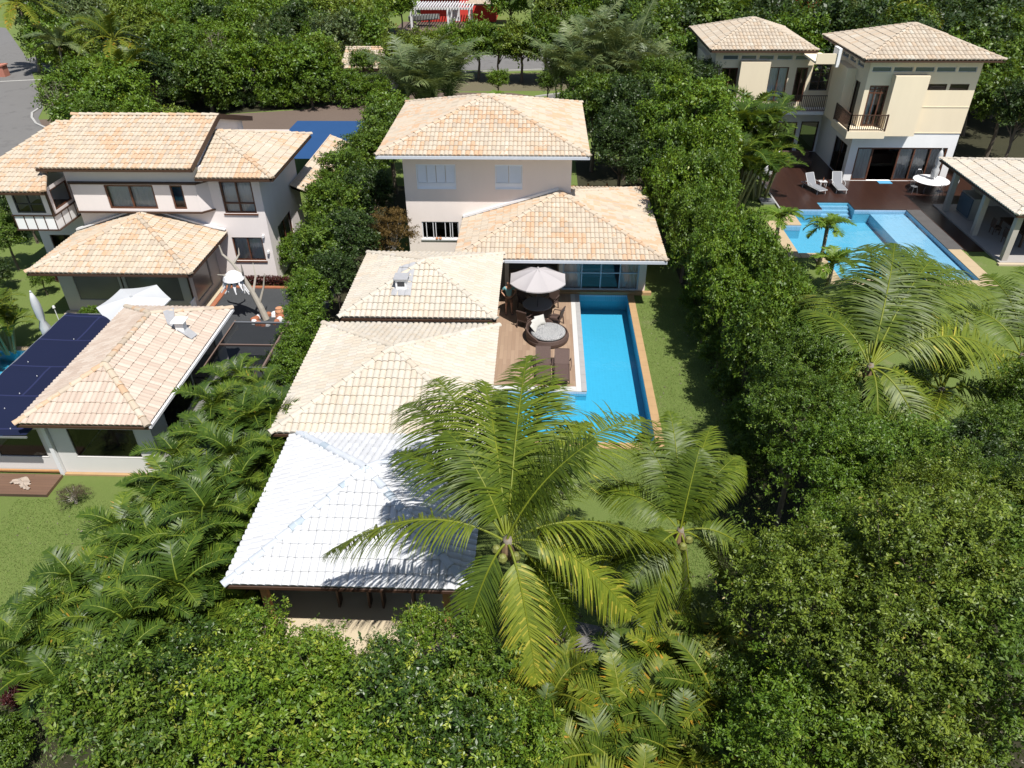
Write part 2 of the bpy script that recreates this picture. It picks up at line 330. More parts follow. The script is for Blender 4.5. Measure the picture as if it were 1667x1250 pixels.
def window(parent, p0, p1, h, fm, cols=2, rows=1, fw=.06, inset=.09, gm=None, curtain=None, name='window', sill=None, cm=None, rows_at=None, label=None):
    p0 = Vector((*p0, 0)); p1 = Vector((*p1, 0)); d = (p1-p0).normalized(); inn = Vector((-d.y, d.x, 0)); a, b, z0, z1 = h
    up = Vector((0, 0, 1)); mb = MB(); g = .004
    def pc(u0, u1, za, zb, k0, k1):
        c = [p0+d*u+inn*k+up*z for z in (za, zb) for u, k in ((u0, k0), (u1, k0), (u1, k1), (u0, k1))]
        q = len(mb.v); mb.v += [tuple(x) for x in c]
        for f in ((0, 3, 2, 1), (4, 5, 6, 7), (0, 1, 5, 4), (1, 2, 6, 5), (2, 3, 7, 6), (3, 0, 4, 7)): mb.f.append(tuple(q+i for i in f)); mb.t.append(.5)
    k0, k1 = inset-.045, inset+.045
    pc(a+g, b-g, z0+g, z0+fw, k0, k1); pc(a+g, b-g, z1-fw, z1-g, k0, k1); pc(a+g, a+fw, z0+fw, z1-fw, k0, k1); pc(b-fw, b-g, z0+fw, z1-fw, k0, k1)
    for i in range(1, cols): u = a+(b-a)*i/cols; pc(u-fw*.45, u+fw*.45, z0+fw, z1-fw, k0+.003, k1-.003)
    for z in (rows_at or [z0+(z1-z0)*j/rows for j in range(1, rows)]): pc(a+fw, b-fw, z-fw*.4, z+fw*.4, k0+.006, k1-.006)
    if sill: pc(a-.06, b+.06, z0-.07, z0-.005, -.06, .05)
    w = mb.build(name, fm, parent, label=label)
    if gm is not False:
        pm = MB(); k = inset; q = lambda u, z: p0+d*u+inn*k+up*z
        pm.face([q(a+fw, z0+fw), q(b-fw, z0+fw), q(b-fw, z1-fw), q(a+fw, z1-fw)]); pm.build('pane', gm or glass, w)
    if curtain:
        for ca, cb in curtain: curtain_mb(p0, d, inn, a+(b-a)*ca, a+(b-a)*cb, z0+.02, z1-.02, inset+.14).build('curtain', cm or curt_m, w)
    return w
def shutter(parent, p0, p1, h, leaves=4, m=None, name='shutter'):
    p0 = Vector((*p0, 0)); p1 = Vector((*p1, 0)); d = (p1-p0).normalized(); inn = Vector((-d.y, d.x, 0)); a, b, z0, z1 = h; up = Vector((0, 0, 1))
    zs = z0+(z1-z0)*.24; w = (b-a)/leaves
    def blk(mb, u0, u1, za, zb, k0, k1):
        c = [p0+d*u+inn*k+up*z for z in (za, zb) for u, k in ((u0, k0), (u1, k0), (u1, k1), (u0, k1))]
        q = len(mb.v); mb.v += [tuple(x) for x in c]
        for f in ((0, 3, 2, 1), (4, 5, 6, 7), (0, 1, 5, 4), (1, 2, 6, 5), (2, 3, 7, 6), (3, 0, 4, 7)): mb.f.append(tuple(q+i for i in f)); mb.t.append(.5)
    fr = MB(); blk(fr, a+.004, b-.004, z0+.004, z0+.05, .01, .09); blk(fr, a+.004, b-.004, z1-.05, z1-.004, .01, .09); blk(fr, a+.004, a+.05, z0+.05, z1-.05, .01, .09); blk(fr, b-.05, b-.004, z0+.05, z1-.05, .01, .09); blk(fr, a+.05, b-.05, zs-.02, zs+.02, .015, .09)
    f = fr.build('window', m or white_paint, parent)
    sm = MB(); blk(sm, a+.05, b-.05, z0+.05, zs-.02, .06, .085); sm.build('lower_panel', m or white_paint, f)
    for i in range(leaves):
        lf = MB(); u0 = a+.05+(b-a-.1)*i/leaves+.012; u1 = a+.05+(b-a-.1)*(i+1)/leaves-.012; k = .03 if i % 2 else .045
        blk(lf, u0, u0+.035, zs+.02, z1-.05, k, k+.03); blk(lf, u1-.035, u1, zs+.02, z1-.05, k, k+.03)
        z = zs+.03
        while z < z1-.07:
            c = [p0+d*u0+inn*(k+.005)+up*z, p0+d*u1+inn*(k+.005)+up*z, p0+d*u1+inn*(k+.028)+up*(z+.052), p0+d*u0+inn*(k+.028)+up*(z+.052)]
            lf.face(c); z += .05
        lf.build('shutter', m or white_paint, f)
    return f

RNG = random.Random(7)
def slope(mb, e0, e1, a, b, pitch=.21, course=.38, amp=.046, lift=.028, seg=6):
    """barrel tiles laid from eave e0-e1 up to a-b; ridge line by line, course by course"""
    e0, e1, a, b = map(Vector, (e0, e1, a, b)); U = (e1-e0).length; ud = (e1-e0)/U
    nrm = ud.cross(a-e0 if (a-e0).length > .01 else b-e0).normalized()
    if nrm.z < 0: nrm = -nrm
    vd = nrm.cross(ud).normalized()
    if vd.z < 0: vd = -vd
    ua, da = (a-e0).dot(ud), (a-e0).dot(vd); ub, db = (b-e0).dot(ud), (b-e0).dot(vd)
    def dm(u):
        if u < ua: return da*u/ua if ua > 1e-6 else da
        if u > ub: return db*(U-u)/(U-ub) if U-ub > 1e-6 else db
        return da if ub-ua < 1e-6 else da+(db-da)*(u-ua)/(ub-ua)
    n = max(1, round(U/pitch)); pw = U/n; ncs = int(max(da, db)/course)+1
    jit = [RNG.uniform(-.012, .012) for _ in range(n)]
    for c in range(n):
        cj = jit[c]
        for j in range(ncs):
            d0 = max(0, j*course+cj*(j > 0)); dn = (j+1)*course+cj; tv = RNG.random(); lf = lift+RNG.uniform(-.006, .008); sh = RNG.uniform(-.004, .004)
            row = []
            for k in range(seg+1):
                s = k/seg; u = (c+s)*pw; h = amp*math.sqrt(max(0, math.sin(math.pi*s)))+sh*(0 < k < seg); m_ = dm(u); row.append((u, h, min(d0, m_), min(dn, m_)))
            if all(r[3]-r[2] < 1e-4 for r in row): continue
            b0 = len(mb.v)
            for u, h, q0, q1 in row:
                f = 1-(q1-q0)/course if q1 > q0 else 1
                P = e0+ud*u
                base = P+vd*q0
                mb.v += [tuple(base+nrm*(h-.05 if j == 0 else h-.004)), tuple(base+nrm*(h+lf)), tuple(P+vd*q1+nrm*(h+lf*max(0, f)))]
            for k in range(seg):
                i = b0+k*3
                if row[k][3]-row[k][2] < 1e-4 and row[k+1][3]-row[k+1][2] < 1e-4: continue
                mb.f.append((i+1, i+4, i+5, i+2)); mb.t.append(tv); mb.f.append((i, i+3, i+4, i+1)); mb.t.append(tv)
def caps(mb, p0, p1, r=.115, ln=.42):
    p0, p1 = Vector(p0), Vector(p1); d = p1-p0; L = d.length; d /= L; sd = d.cross(Vector((0, 0, 1))).normalized(); up = sd.cross(d).normalized(); n = max(1, round(L/ln)); sg = 8
    for i in range(n):
        a = p0+d*(L*i/n-.03); b = p0+d*(L*(i+1)/n); tv = RNG.random(); q = len(mb.v)
        for p, rr, o in ((a, r*1.12, .055), (b, r*.95, .03)):
            for k in range(sg+1):
                t = math.pi*(k/sg); mb.v.append(tuple(p+sd*math.cos(t)*rr+up*(math.sin(t)*rr*.75+o-.03)))
        for k in range(sg): mb.f.append((q+k, q+k+1, q+sg+2+k, q+sg+1+k)); mb.t.append(tv)
        mb.f.append(tuple(q+k for k in range(sg+1))); mb.t.append(tv)
def roof(parent, slopes, hips, m, eaves=(), name='roof', soff=None, sm=None, fascia=.16, gutter=None, pitch=.21, course=.38, capm=None, **k):
    mb = MB()
    for s in slopes: slope(mb, *s, pitch=pitch, course=course, **k)
    r = mb.build(name, m, parent)
    if hips:
        cb = MB()
        for h in hips: caps(cb, *h)
        cb.build('ridge_cap', capm or m, r)
    sb = MB(); dz = Vector((0, 0, -.075))
    for e0, e1, a, b in slopes:
        pts = [Vector(p) for p in (e0, e1, b, a)]
        if (pts[2]-pts[3]).length < .01: pts = pts[:3]
        sb.face([p+dz for p in pts]); sb.face([p+dz*2.2 for p in pts][::-1])
    for a, b in eaves:
        a, b = Vector(a), Vector(b); sb.face([a+dz, b+dz, b+dz*2.2, a+dz*2.2])
    sb.build('soffit', sm or wood_dark, r)
    if gutter:
        gb = MB()
        for a, b in gutter:
            a, b = Vector(a), Vector(b); gb.bar(a+Vector((0, 0, -.1)), b+Vector((0, 0, -.1)), .11, .13)
        gb.build('gutter', gutter_m, r)
    return r
def hip(x0, x1, y0, y1, ze, rise, apex=None, ext=None):
    """slopes, hips and eaves of a hipped rectangle"""
    w, d = x1-x0, y1-y0; zr = ze+rise
    if apex: A = B = Vector((*apex, zr))
    elif abs(w-d) < 1.2: A = B = Vector(((x0+x1)/2, (y0+y1)/2, zr))
    elif w > d: A = Vector((x0+d/2, (y0+y1)/2, zr)); B = Vector((x1-d/2, (y0+y1)/2, zr))
    else: A = Vector(((x0+x1)/2, y0+w/2, zr)); B = Vector(((x0+x1)/2, y1-w/2, zr))
    c = [Vector((x0, y0, ze)), Vector((x1, y0, ze)), Vector((x1, y1, ze)), Vector((x0, y1, ze))]
    if w >= d or A == B: sl = [(c[0], c[1], A, B), (c[1], c[2], B, B), (c[2], c[3], B, A), (c[3], c[0], A, A)]; hp = [(c[0], A), (c[1], B), (c[2], B), (c[3], A)]
    else: sl = [(c[0], c[1], A, A), (c[1], c[2], A, B), (c[2], c[3], B, B), (c[3], c[0], B, A)]; hp = [(c[0], A), (c[1], A), (c[2], B), (c[3], B)]
    if A != B: hp.append((A, B))
    return sl, hp, [(c[i], c[(i+1) % 4]) for i in range(4)]
def railing(parent, pts, z, h=1.0, m=None, step=.13, name='railing'):
    mb = MB()
    for a, b in zip(pts, pts[1:]):
        a = Vector((*a, z)); b = Vector((*b, z)); L = (b-a).length; n = int(L/step)
        mb.bar(a+Vector((0, 0, h)), b+Vector((0, 0, h)), .07, .05); mb.bar(a+Vector((0, 0, .1)), b+Vector((0, 0, .1)), .05, .05)
        for i in range(n+1): p = a+(b-a)*(i/n); mb.box(p.x-.018, p.x+.018, p.y-.018, p.y+.018, z+.12, z+h-.025)
        for p in (a, b): mb.box(p.x-.045, p.x+.045, p.y-.045, p.y+.045, z, z+h+.05)
    return mb.build(name, m or wood_dark, parent)

# ================================================================== GROUND AND SETTING
g = MB(); g.face([(-400, -60, 0), (400, -60, 0), (400, 500, 0), (-400, 500, 0)]); 
# lawn with holes where pools lie: built as strips around them
def sheet_with_holes(name, m, x0, x1, y0, y1, z, holes, sub=1):
    mb = MB(); xs = sorted({x0, x1, *[h[0] for h in holes], *[h[1] for h in holes]}); ys = sorted({y0, y1, *[h[2] for h in holes], *[h[3] for h in holes]})
    for i in range(len(xs)-1):
        for j in range(len(ys)-1):
            xm, ym = (xs[i]+xs[i+1])/2, (ys[j]+ys[j+1])/2
            if any(h[0] < xm < h[1] and h[2] < ym < h[3] for h in holes): continue
            mb.face([(xs[i], ys[j], z), (xs[i+1], ys[j], z), (xs[i+1], ys[j+1], z), (xs[i], ys[j+1], z)])
    return struct(name, mb, m)
POOLS = [(2.06, 4.55, 22.25, 34.25), (-1.2, 2.06, 22.25, 25.6), (15.9, 23.2, 36.3, 46.15), (14.6, 15.9, 39.5, 43.6), (17.93, 19.95, 46.15, 47.35), (-26, -20.6, 20.5, 28.2)]
sheet_with_holes('lawn', lawn_m, -400, 400, -60, 500, 0, POOLS)
def flat(name, m, poly, z, kind='structure'):
    mb = MB(); mb.face([(x, y, z) for x, y in poly]); o = mb.build(name, m); return tag(o, kind=kind)
flat('soil', soil_m, [(-14, 3), (14, 3), (14, 20), (6.4, 20), (5.6, 15.5), (4.6, 11.5), (2.3, 10.6), (-1.9, 12.6), (-8.6, 12.6), (-8.6, 24), (-12.4, 24), (-13, 16), (-14.6, 11)], .004)
flat('soil', soil_m, [(-12.2, 24), (-8.3, 24), (-8.3, 50), (-12.2, 50)], .005)
flat('soil', soil_m, [(7.6, 20), (12, 20), (12.5, 45), (11.5, 56), (2.6, 56), (2.6, 43), (7.4, 43)], .004)
flat('gravel', gravel_m, [(-16.5, 24.5), (-10.6, 24.5), (-10.4, 34.6), (-16.5, 34.6)], .010)
flat('sand', sand_m, [(.35, 12.2), (1.2, 11.8), (2.2, 12.3), (2.5, 13.1), (1.9, 13.9), (1.0, 14.1), (.3, 13.4)], .012)
road = flat('road', asphalt_m, [(-140, 40), (-43, 40), (-40.9, 56.5), (-41.7, 62.5), (-44.5, 66.5), (-46.0, 70), (-60, 91.5), (-75, 112), (-140, 140)], .022)
flat('road', asphalt_m, [(-60, 84.6), (60, 87.5), (60, 94.5), (-60, 92.5)], .016)
flat('road', asphalt_m, [(.6, 66), (14, 66), (14, 77), (3.6, 76.4), (.6, 74.9)], .014)
flat('pavement', paver_m, [(-45, 60.5), (.6, 60.5), (.6, 74), (-3, 76), (-14, 76.2), (-22, 69.5), (-30, 67.5), (-45, 66)], .010)
flat('verge', ground_mat('verge soil', (.16, .13, .09), (.10, .11, .05), (.2, .17, .12), .5, 4, 40, .5), [(-22, 70), (-14, 76.4), (4, 77), (12, 78), (12, 84.8), (-22, 84)], .006)
flat('road_line', mat('road line paint', (.55, .54, .5), .8, .2, 4, 30, .1), [(-68, 77.3), (-52, 81.2), (-52, 81.38), (-68, 77.5)], .028)
def kerb(pts, w=.18, h=.13, m=None):
    mb = MB()
    for a, b in zip(pts, pts[1:]): mb.bar((*a, h/2), (*b, h/2), w, h)
    return struct('kerb', mb, m or curb_m)
kerb([(-46.2, 70), (-45.9, 68), (-45.0, 66.4), (-43.6, 64.6), (-42.4, 63.6), (-41.2, 62.7)])
kerb([(-12, 92.9), (-6, 93.1), (4.1, 93.3), (20, 93.8)])
kerb([(-.6, 74.3), (.4, 74.9), (3.5, 76.3), (8, 77)]); kerb([(-20, 84.4), (-8, 84.8), (1.5, 86.2)])
flat('soil', soil_m, [(-41, 57), (-41, 64), (-46, 72), (-60, 93), (-66, 104), (-14, 104), (-10, 96), (-22, 84), (-22, 70), (-30, 67.6), (-41, 62)], .007)  # woodland floor: dark colour for leaf litter, also standing in for tree shadows
flat('soil', soil_m, [(28.6, 44), (29, 60), (20, 67), (14, 70), (14, 105), (64, 105), (60, 44)], .007)
flat('soil', soil_m, [(-34, 43.5), (-20, 43.5), (-20, 58), (-36, 60)], .004)
# white kerb stones in the grey roadside, brick pillar far left
pm = MB().box(-57.9, -57.0, 82.2, 83.1, 0, 1.1).prism([(-58, 82.1), (-56.9, 82.1), (-56.9, 83.2), (-58, 83.2)], 1.1, 1.22)
tag(pm.build('brick_pillar', mat('red brick', (.42, .17, .12), .9, .2, 3, 20, .4)), 'red brick pillar on the grass island in the far left street', 'pillar')

# main pool
def basin(name, label, shape, z_floor, tile, walls=True, lip=.04):
    return None
th = thing('swimming_pool', 'long narrow blue lap pool beside the wood look deck', 'swimming pool', (3.3, 28, 0))
mb = MB(); zf = -.86
def pit(mb, x0, x1, y0, y1, zf, zt, skip=''):
    mb.face([(x0, y0, zf), (x1, y0, zf), (x1, y1, zf), (x0, y1, zf)])
    if 'S' not in skip: mb.face([(x0, y0, zf), (x0, y0, zt), (x1, y0, zt), (x1, y0, zf)])
    if 'N' not in skip: mb.face([(x0, y1, zf), (x1, y1, zf), (x1, y1, zt), (x0, y1, zt)])
    if 'W' not in skip: mb.face([(x0, y0, zf), (x0, y1, zf), (x0, y1, zt), (x0, y0, zt)])
    if 'E' not in skip: mb.face([(x1, y0, zf), (x1, y0, zt), (x1, y1, zt), (x1, y1, zf)])
pit(mb, 2.06, 4.55, 22.25, 34.25, zf, .015, 'W'); mb.face([(2.06, 25.6, zf), (2.06, 34.25, zf), (2.06, 34.25, .015), (2.06, 25.6, .015)])
pit(mb, -1.2, 2.06, 22.25, 25.6, -.42, .015, 'E'); mb.face([(2.06, 22.25, zf), (2.06, 25.6, zf), (2.06, 25.6, -.42), (2.06, 22.25, -.42)])
mb.build('basin', pool_tile, th)
for k, (y0, y1) in enumerate([(25.25, 25.6), (24.9, 25.25)]): MB().box(-1.19, 1.6, y0, y1-.004, -.415, -.20-.1*k).build('step', pool_tile2, th)
wl = MB(); wl.box(2.07, 4.54, 34.236, 34.246, -.34, .01).box(4.536, 4.546, 22.26, 34.234, -.34, .01).box(2.064, 2.072, 25.61, 34.234, -.34, .01).box(-1.19, 2.06, 25.586, 25.596, -.19, .01); wl.build('waterline_tiles', grid_mat('pale blue waterline mosaic', (.30, .42, .56), (.42, .52, .62), .1, .08, .25, .06), th)
wm = MB(); wm.face([(2.061, 22.251, -.075), (4.549, 22.251, -.075), (4.549, 34.249, -.075), (2.061, 34.249, -.075)]); wm.face([(-1.199, 22.251, -.075), (2.06, 22.251, -.075), (2.06, 25.599, -.075), (-1.199, 25.599, -.075)])
wm.build('water_surface', water1, th)
cp = MB()
y = 22.25
def slabs(mb, x0, x1, y0, y1, z0, z1, n, axis):
    for i in range(n):
        if axis == 'y': mb.box(x0, x1, y0+(y1-y0)*i/n+.004, y0+(y1-y0)*(i+1)/n-.004, z0, z1)
        else: mb.box(x0+(x1-x0)*i/n+.004, x0+(x1-x0)*(i+1)/n-.004, y0, y1, z0, z1)
slabs(cp, 4.53, 4.86, 22.25, 34.3, .002, .045, 20, 'y'); slabs(cp, -1.4, 4.86, 21.92, 22.27, .002, .045, 11, 'x')
cp.build('coping', coping_m, th)
c2 = MB(); slabs(c2, 1.87, 2.085, 25.62, 34.24, .016, .055, 14, 'y'); c2.build('coping', marble2_m, th, label='grey veined stone edge of the pool')
struct('pool_deck', MB().box(-2.19, 1.64, 25.95, 34.35, -.05, .03), deck_tile)
struct('deck_edge', MB().box(1.645, 1.865, 25.6, 34.24, -.05, .05).box(-2.19, 1.64, 25.6, 25.945, -.05, .05), marble_m)

# right pool
th = thing('swimming_pool', 'wide pale blue pool with a raised sun shelf and entry steps behind the tall hedge', 'swimming pool', (19, 41, 0))
mb = MB(); zf = -.86
pit(mb, 15.9, 23.2, 36.3, 46.15, zf, .015, 'WN'); mb.face([(15.9, 36.3, zf), (15.9, 39.5, zf), (15.9, 39.5, .015), (15.9, 36.3, .015)]); mb.face([(15.9, 43.6, zf), (15.9, 46.15, zf), (15.9, 46.15, .015), (15.9, 43.6, .015)])
mb.face([(15.9, 46.15, zf), (17.93, 46.15, zf), (17.93, 46.15, .015), (15.9, 46.15, .015)]); mb.face([(19.95, 46.15, zf), (23.2, 46.15, zf), (23.2, 46.15, .015), (19.95, 46.15, .015)])
pit(mb, 14.6, 15.9, 39.5, 43.6, zf, .015, 'E'); pit(mb, 17.93, 19.95, 46.15, 47.35, zf, .015, 'S')
mb.build('basin', pool_tile, th)
MB().box(21.0, 23.19, 36.31, 46.14, -.855, -.26).build('sun_shelf', pool_tile2, th)
for k in range(4): MB().box(17.94, 19.94, 47.34-.3*(k+1), 47.34-.3*k-.004, -.855, -.16-.16*k).build('step', pool_tile2, th)
wl = MB(); wl.box(15.91, 17.92, 46.136, 46.146, -.34, .01).box(19.96, 23.19, 46.136, 46.146, -.25, .01).box(23.186, 23.196, 36.31, 46.134, -.25, .01).box(14.61, 15.89, 43.586, 43.596, -.34, .01); wl.build('waterline_tiles', MATS['pale blue waterline mosaic'], th)
wm = MB()
for x0, x1, y0, y1 in ((15.901, 23.199, 36.301, 46.15), (14.601, 15.901, 39.501, 43.599), (17.931, 19.949, 46.15, 47.349)): wm.face([(x0, y0, -.075), (x1, y0, -.075), (x1, y1, -.075), (x0, y1, -.075)])
wm.build('water_surface', water2, th)
cp = MB(); slabs(cp, 23.18, 23.9, 35.7, 40.2, .002, .045, 6, 'y'); slabs(cp, 15.2, 23.17, 35.7, 36.32, .002, .045, 10, 'x'); slabs(cp, 15.3, 15.92, 36.33, 39.0, .002, .045, 4, 'y')
slabs(cp, 13.95, 14.62, 38.95, 44.2, .002, .045, 7, 'y'); slabs(cp, 14.64, 15.9, 38.95, 39.52, .002, .045, 2, 'x'); slabs(cp, 14.64, 15.92, 43.58, 44.2, .002, .045, 2, 'x'); slabs(cp, 15.25, 15.92, 44.21, 46.2, .002, .045, 3, 'y')
cp.build('coping', coping2_m, th)
c2 = MB(); slabs(c2, 23.18, 24.05, 40.21, 46.2, .002, .045, 6, 'y'); c2.build('coping', mat('dark stone coping', (.085, .08, .078), .7, .2, 2, 30, .2), th, label='dark grey stone edge beside the pavilion')
dk = MB().box(15.3, 17.92, 46.16, 51.48, -.05, .05).box(15.9, 30.5, 51.481, 54.6, -.05, .05).box(17.921, 19.96, 47.36, 51.48, -.05, .05).box(19.961, 30.5, 46.16, 51.48, -.05, .05).box(15.9, 21.5, 54.601, 57.9, -.05, .05).box(24.06, 25.1, 40, 46.15, -.05, .05)
struct('sun_deck', dk, deck_dark)
struct('deck_edge', MB().box(15.2, 15.3, 46.21, 54.6, 0, .12), marble2_m)
# far left pool
th = thing('swimming_pool', 'blue pool half hidden under the navy shade sail at the left edge', 'swimming pool', (-23, 24, 0))
mb = MB(); pit(mb, -26, -20.6, 20.5, 28.2, -.6, .015); mb.build('basin', pool_tile, th)
wm = MB(); wm.face([(-25.99, 20.51, -.075), (-20.61, 20.51, -.075), (-20.61, 28.19, -.075), (-25.99, 28.19, -.075)]); wm.build('water_surface', water1, th)
cp = MB(); slabs(cp, -20.62, -20.3, 20.2, 28.5, .002, .045, 10, 'y'); slabs(cp, -26.3, -20.63, 28.19, 28.5, .002, .045, 9, 'x'); cp.build('coping', coping2_m, th)
# old deck bottom left
struct('wood_deck', MB().box(-22.5, -17.02, 18.72, 19.78, -.02, .12), deck_old)
# ================================================================== CENTRE HOUSE
th = thing('house', 'pinkish two storey house with white shuttered windows and a low tiled wing over the pool', 'house', (-2.5, 38, 0))
FU = ((-6.95, 37.25), (1.58, 37.25)); ho = lambda a, b, c, d: (a+6.95, b+6.95, c, d)
mb = MB(); H1 = ho(-6.30, -4.28, 4.42, 5.72); H2 = ho(-2.29, -.89, 4.43, 5.72); H3 = ho(-6.22, -4.26, 1.70, 2.66)
wall(mb, *FU, 0, 6.55, [H1, H2, H3]); wall(mb, (1.58, 37.25), (1.58, 45.6), 0, 6.55); wall(mb, (1.58, 45.6), (-6.95, 45.6), 0, 6.55); wall(mb, (-6.95, 45.6), (-6.95, 37.25), 0, 6.55)
mb.face([(-6.9, 37.4, 3.3), (1.5, 37.4, 3.3), (1.5, 45.5, 3.3), (-6.9, 45.5, 3.3)])
mb.build('wall', wall_pink, th)
shutter(th, *FU, H1, 4, shutter_m); shutter(th, *FU, H2, 2, shutter_m)
w = window(th, *FU, H3, white_paint, cols=1, fw=.05, sill=True, gm=glass_dark)
bm_ = MB()
for x in (-5.98, -5.62, -5.48, -4.98, -4.72, -4.60): bm_.box(x-.018, x+.018, 37.27, 37.31, 1.75, 2.61)
bm_.build('bar', white_paint, w)
c = hip(-8.05, 2.4, 36.2, 46.3, 6.5, 1.62)
r = roof(th, c[0], c[1], tile_cream, c[2], gutter=[((-8.05, 36.2, 6.5), (2.4, 36.2, 6.5))], sm=wall_white)
ab = MB(); slope(ab, (-.55, 39.9, 7.52), (.3, 39.9, 7.26), (-1.5, 41.3, 7.80), (.3, 43.2, 7.26)); ab.build('loose_tiles', tile_cream, r)
# low wing
c = hip(-4.0, 6.0, 32.3, 42.0, 2.86, 1.5)
roof(th, c[0], c[1], tile_cream, c[2], gutter=[((-1.6, 32.3, 2.86), (6.0, 32.3, 2.86))], sm=wall_white, name='wing_roof')
fl = MB(); fl.bar((-4.0, 37.2, 2.98), (.95, 37.2, 4.50), .10, .12); fl.build('flashing', white_paint, th)
mb = MB(); FG = ((1.02, 34.5), (5.42, 34.5)); HG = (.2, 4.06, .16, 2.62)
wall(mb, *FG, 0, 2.95, [HG], .2); wall(mb, (5.42, 34.5), (5.42, 41.2), 0, 2.95); wall(mb, (1.02, 37.25), (1.02, 34.5), 0, 2.95); wall(mb, (5.42, 41.2), (1.6, 41.2), 0, 2.95)
mb.build('wing_wall', wall_pink, th)
wn = window(th, *FG, HG, blue_frame, cols=4, fw=.07, rows_at=[1.1], curtain=[(0, .235), (.765, 1)], name='glass_wall', inset=.08)
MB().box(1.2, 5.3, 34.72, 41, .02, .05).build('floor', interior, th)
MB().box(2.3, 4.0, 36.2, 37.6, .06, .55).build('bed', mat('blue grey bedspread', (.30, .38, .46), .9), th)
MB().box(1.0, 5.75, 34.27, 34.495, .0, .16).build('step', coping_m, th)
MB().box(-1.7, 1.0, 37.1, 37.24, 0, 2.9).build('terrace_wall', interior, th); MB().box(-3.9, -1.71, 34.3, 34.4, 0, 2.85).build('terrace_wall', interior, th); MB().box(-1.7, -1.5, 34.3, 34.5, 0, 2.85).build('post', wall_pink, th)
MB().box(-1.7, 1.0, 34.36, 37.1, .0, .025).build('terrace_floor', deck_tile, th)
for x in (-5.45, -5.27):
    p = MB().lathe(x, 37.24, [(.03, 1.70), (.085, 1.71), (.075, 1.76), (.03, 1.79)], 12)
    tag(p.build('clay_pot', mat('terracotta', (.45, .22, .12), .8)), 'small brown pot on the kitchen window sill, '+('left' if x < -5.4 else 'right')+' one of the two', 'pot', 'pots on the window sill')

# ================================================================== THREE PAVILIONS IN A ROW
def pavilion(label, x0, x1, y0, y1, ze, rise, m, walls):
    t = thing('pavilion', label, 'pavilion', ((x0+x1)/2, (y0+y1)/2, 0))
    c = hip(x0, x1, y0, y1, ze, rise); rf = roof(t, c[0], c[1], m, c[2], pitch=.215, course=.38, amp=.055, lift=.038, capm=cap_worn if m == tile_white else None)
    mb = MB()
    for w_ in walls: wall(mb, *w_)
    if mb.v: mb.build('wall', wall_white, t)
    return t, rf
t, rf = pavilion('back pavilion with a bleached tile roof and a grey vent box', -8.1, -1.68, 26.38, 32.6, 3.0, 1.12, tile_pale,
    [((-7.6, 26.95), (-2.2, 26.95), 0, 2.95), ((-2.2, 26.95), (-2.2, 28.2), 0, 2.95), ((-2.2, 31.4), (-2.2, 32.1), 0, 2.95), ((-7.6, 32.1), (-7.6, 26.95), 0, 2.95), ((-2.2, 32.1), (-7.6, 32.1), 0, 2.95)])
MB().box(-2.36, -2.2, 28.3, 28.5, 0, 2.9).build('post', white_paint, t)
fm = mat('lead flashing', (.33, .33, .34), .7, .2, 5, 40, .4)
pz = lambda y: 3.0+(y-26.38)*.36
fb = MB(); slope(fb, (-6.12, 27.45, pz(27.45)+.045), (-5.28, 27.45, pz(27.45)+.045), (-5.95, 29.0, pz(29.0)+.045), (-5.28, 29.3, pz(29.3)+.045), pitch=.25, course=.8, amp=.035); fb.build('flashing', fm, rf)
ch = MB().box(-5.93, -5.47, 27.75, 28.25, 3.5, 4.02).build('vent_box', wall_white, rf)
MB().box(-6.0, -5.4, 27.68, 28.32, 4.021, 4.07).build('vent_cap', fm, ch); MB().box(-5.85, -5.55, 27.742, 27.749, 3.72, 3.92).build('vent_slot', slate, ch)
pavilion('middle pavilion with a cream bleached tile roof', -8.62, -1.55, 18.85, 25.95, 2.95, 1.13, tile_pale,
    [((-8.0, 25.3), (-8.0, 19.5), 0, 2.9), ((-2.2, 25.3), (-8.0, 25.3), 0, 2.9), ((-2.2, 24.0), (-2.2, 25.3), 0, 2.9)])
t, rf = pavilion('front pavilion with a brilliant white painted tile roof', -8.0, -1.6, 12.74, 19.2, 2.8, 1.25, tile_white,
    [((-7.5, 18.7), (-7.5, 15.2), 0, 2.75), ((-2.3, 18.7), (-7.5, 18.7), 0, 2.75)])
for x, y in ((-7.45, 13.6), (-2.4, 13.6), (-2.4, 18.4)): MB().box(x-.09, x+.09, y-.09, y+.09, .1, 2.74).build('post', wood_post, t)
MB().box(-7.6, -2.3, 13.52, 13.66, 2.45, 2.72).build('beam', wood_dark, t)
MB().prism([(-8.0, 12.7), (-2.2, 12.7), (-2.0, 13.4), (-2.0, 19), (-8.0, 19)], .0, .1).build('floor', floor_beige, t)
for i, x in enumerate((-5.25, -3.95)):
    b = thing('bench', 'dark wooden bench in the shade under the white roof, '+('left' if i == 0 else 'right')+' one of the pair', 'bench', (x, 14.4, .1), 'benches under the white roof')
    MB().box(x-.5, x+.5, 14.22, 14.58, .92, .98).build('seat', wood_dark, b)
    for sx in (-.45, .45):
        MB().box(x+sx-.03, x+sx+.03, 14.25, 14.55, .1, .92).build('leg', wood_dark, b)

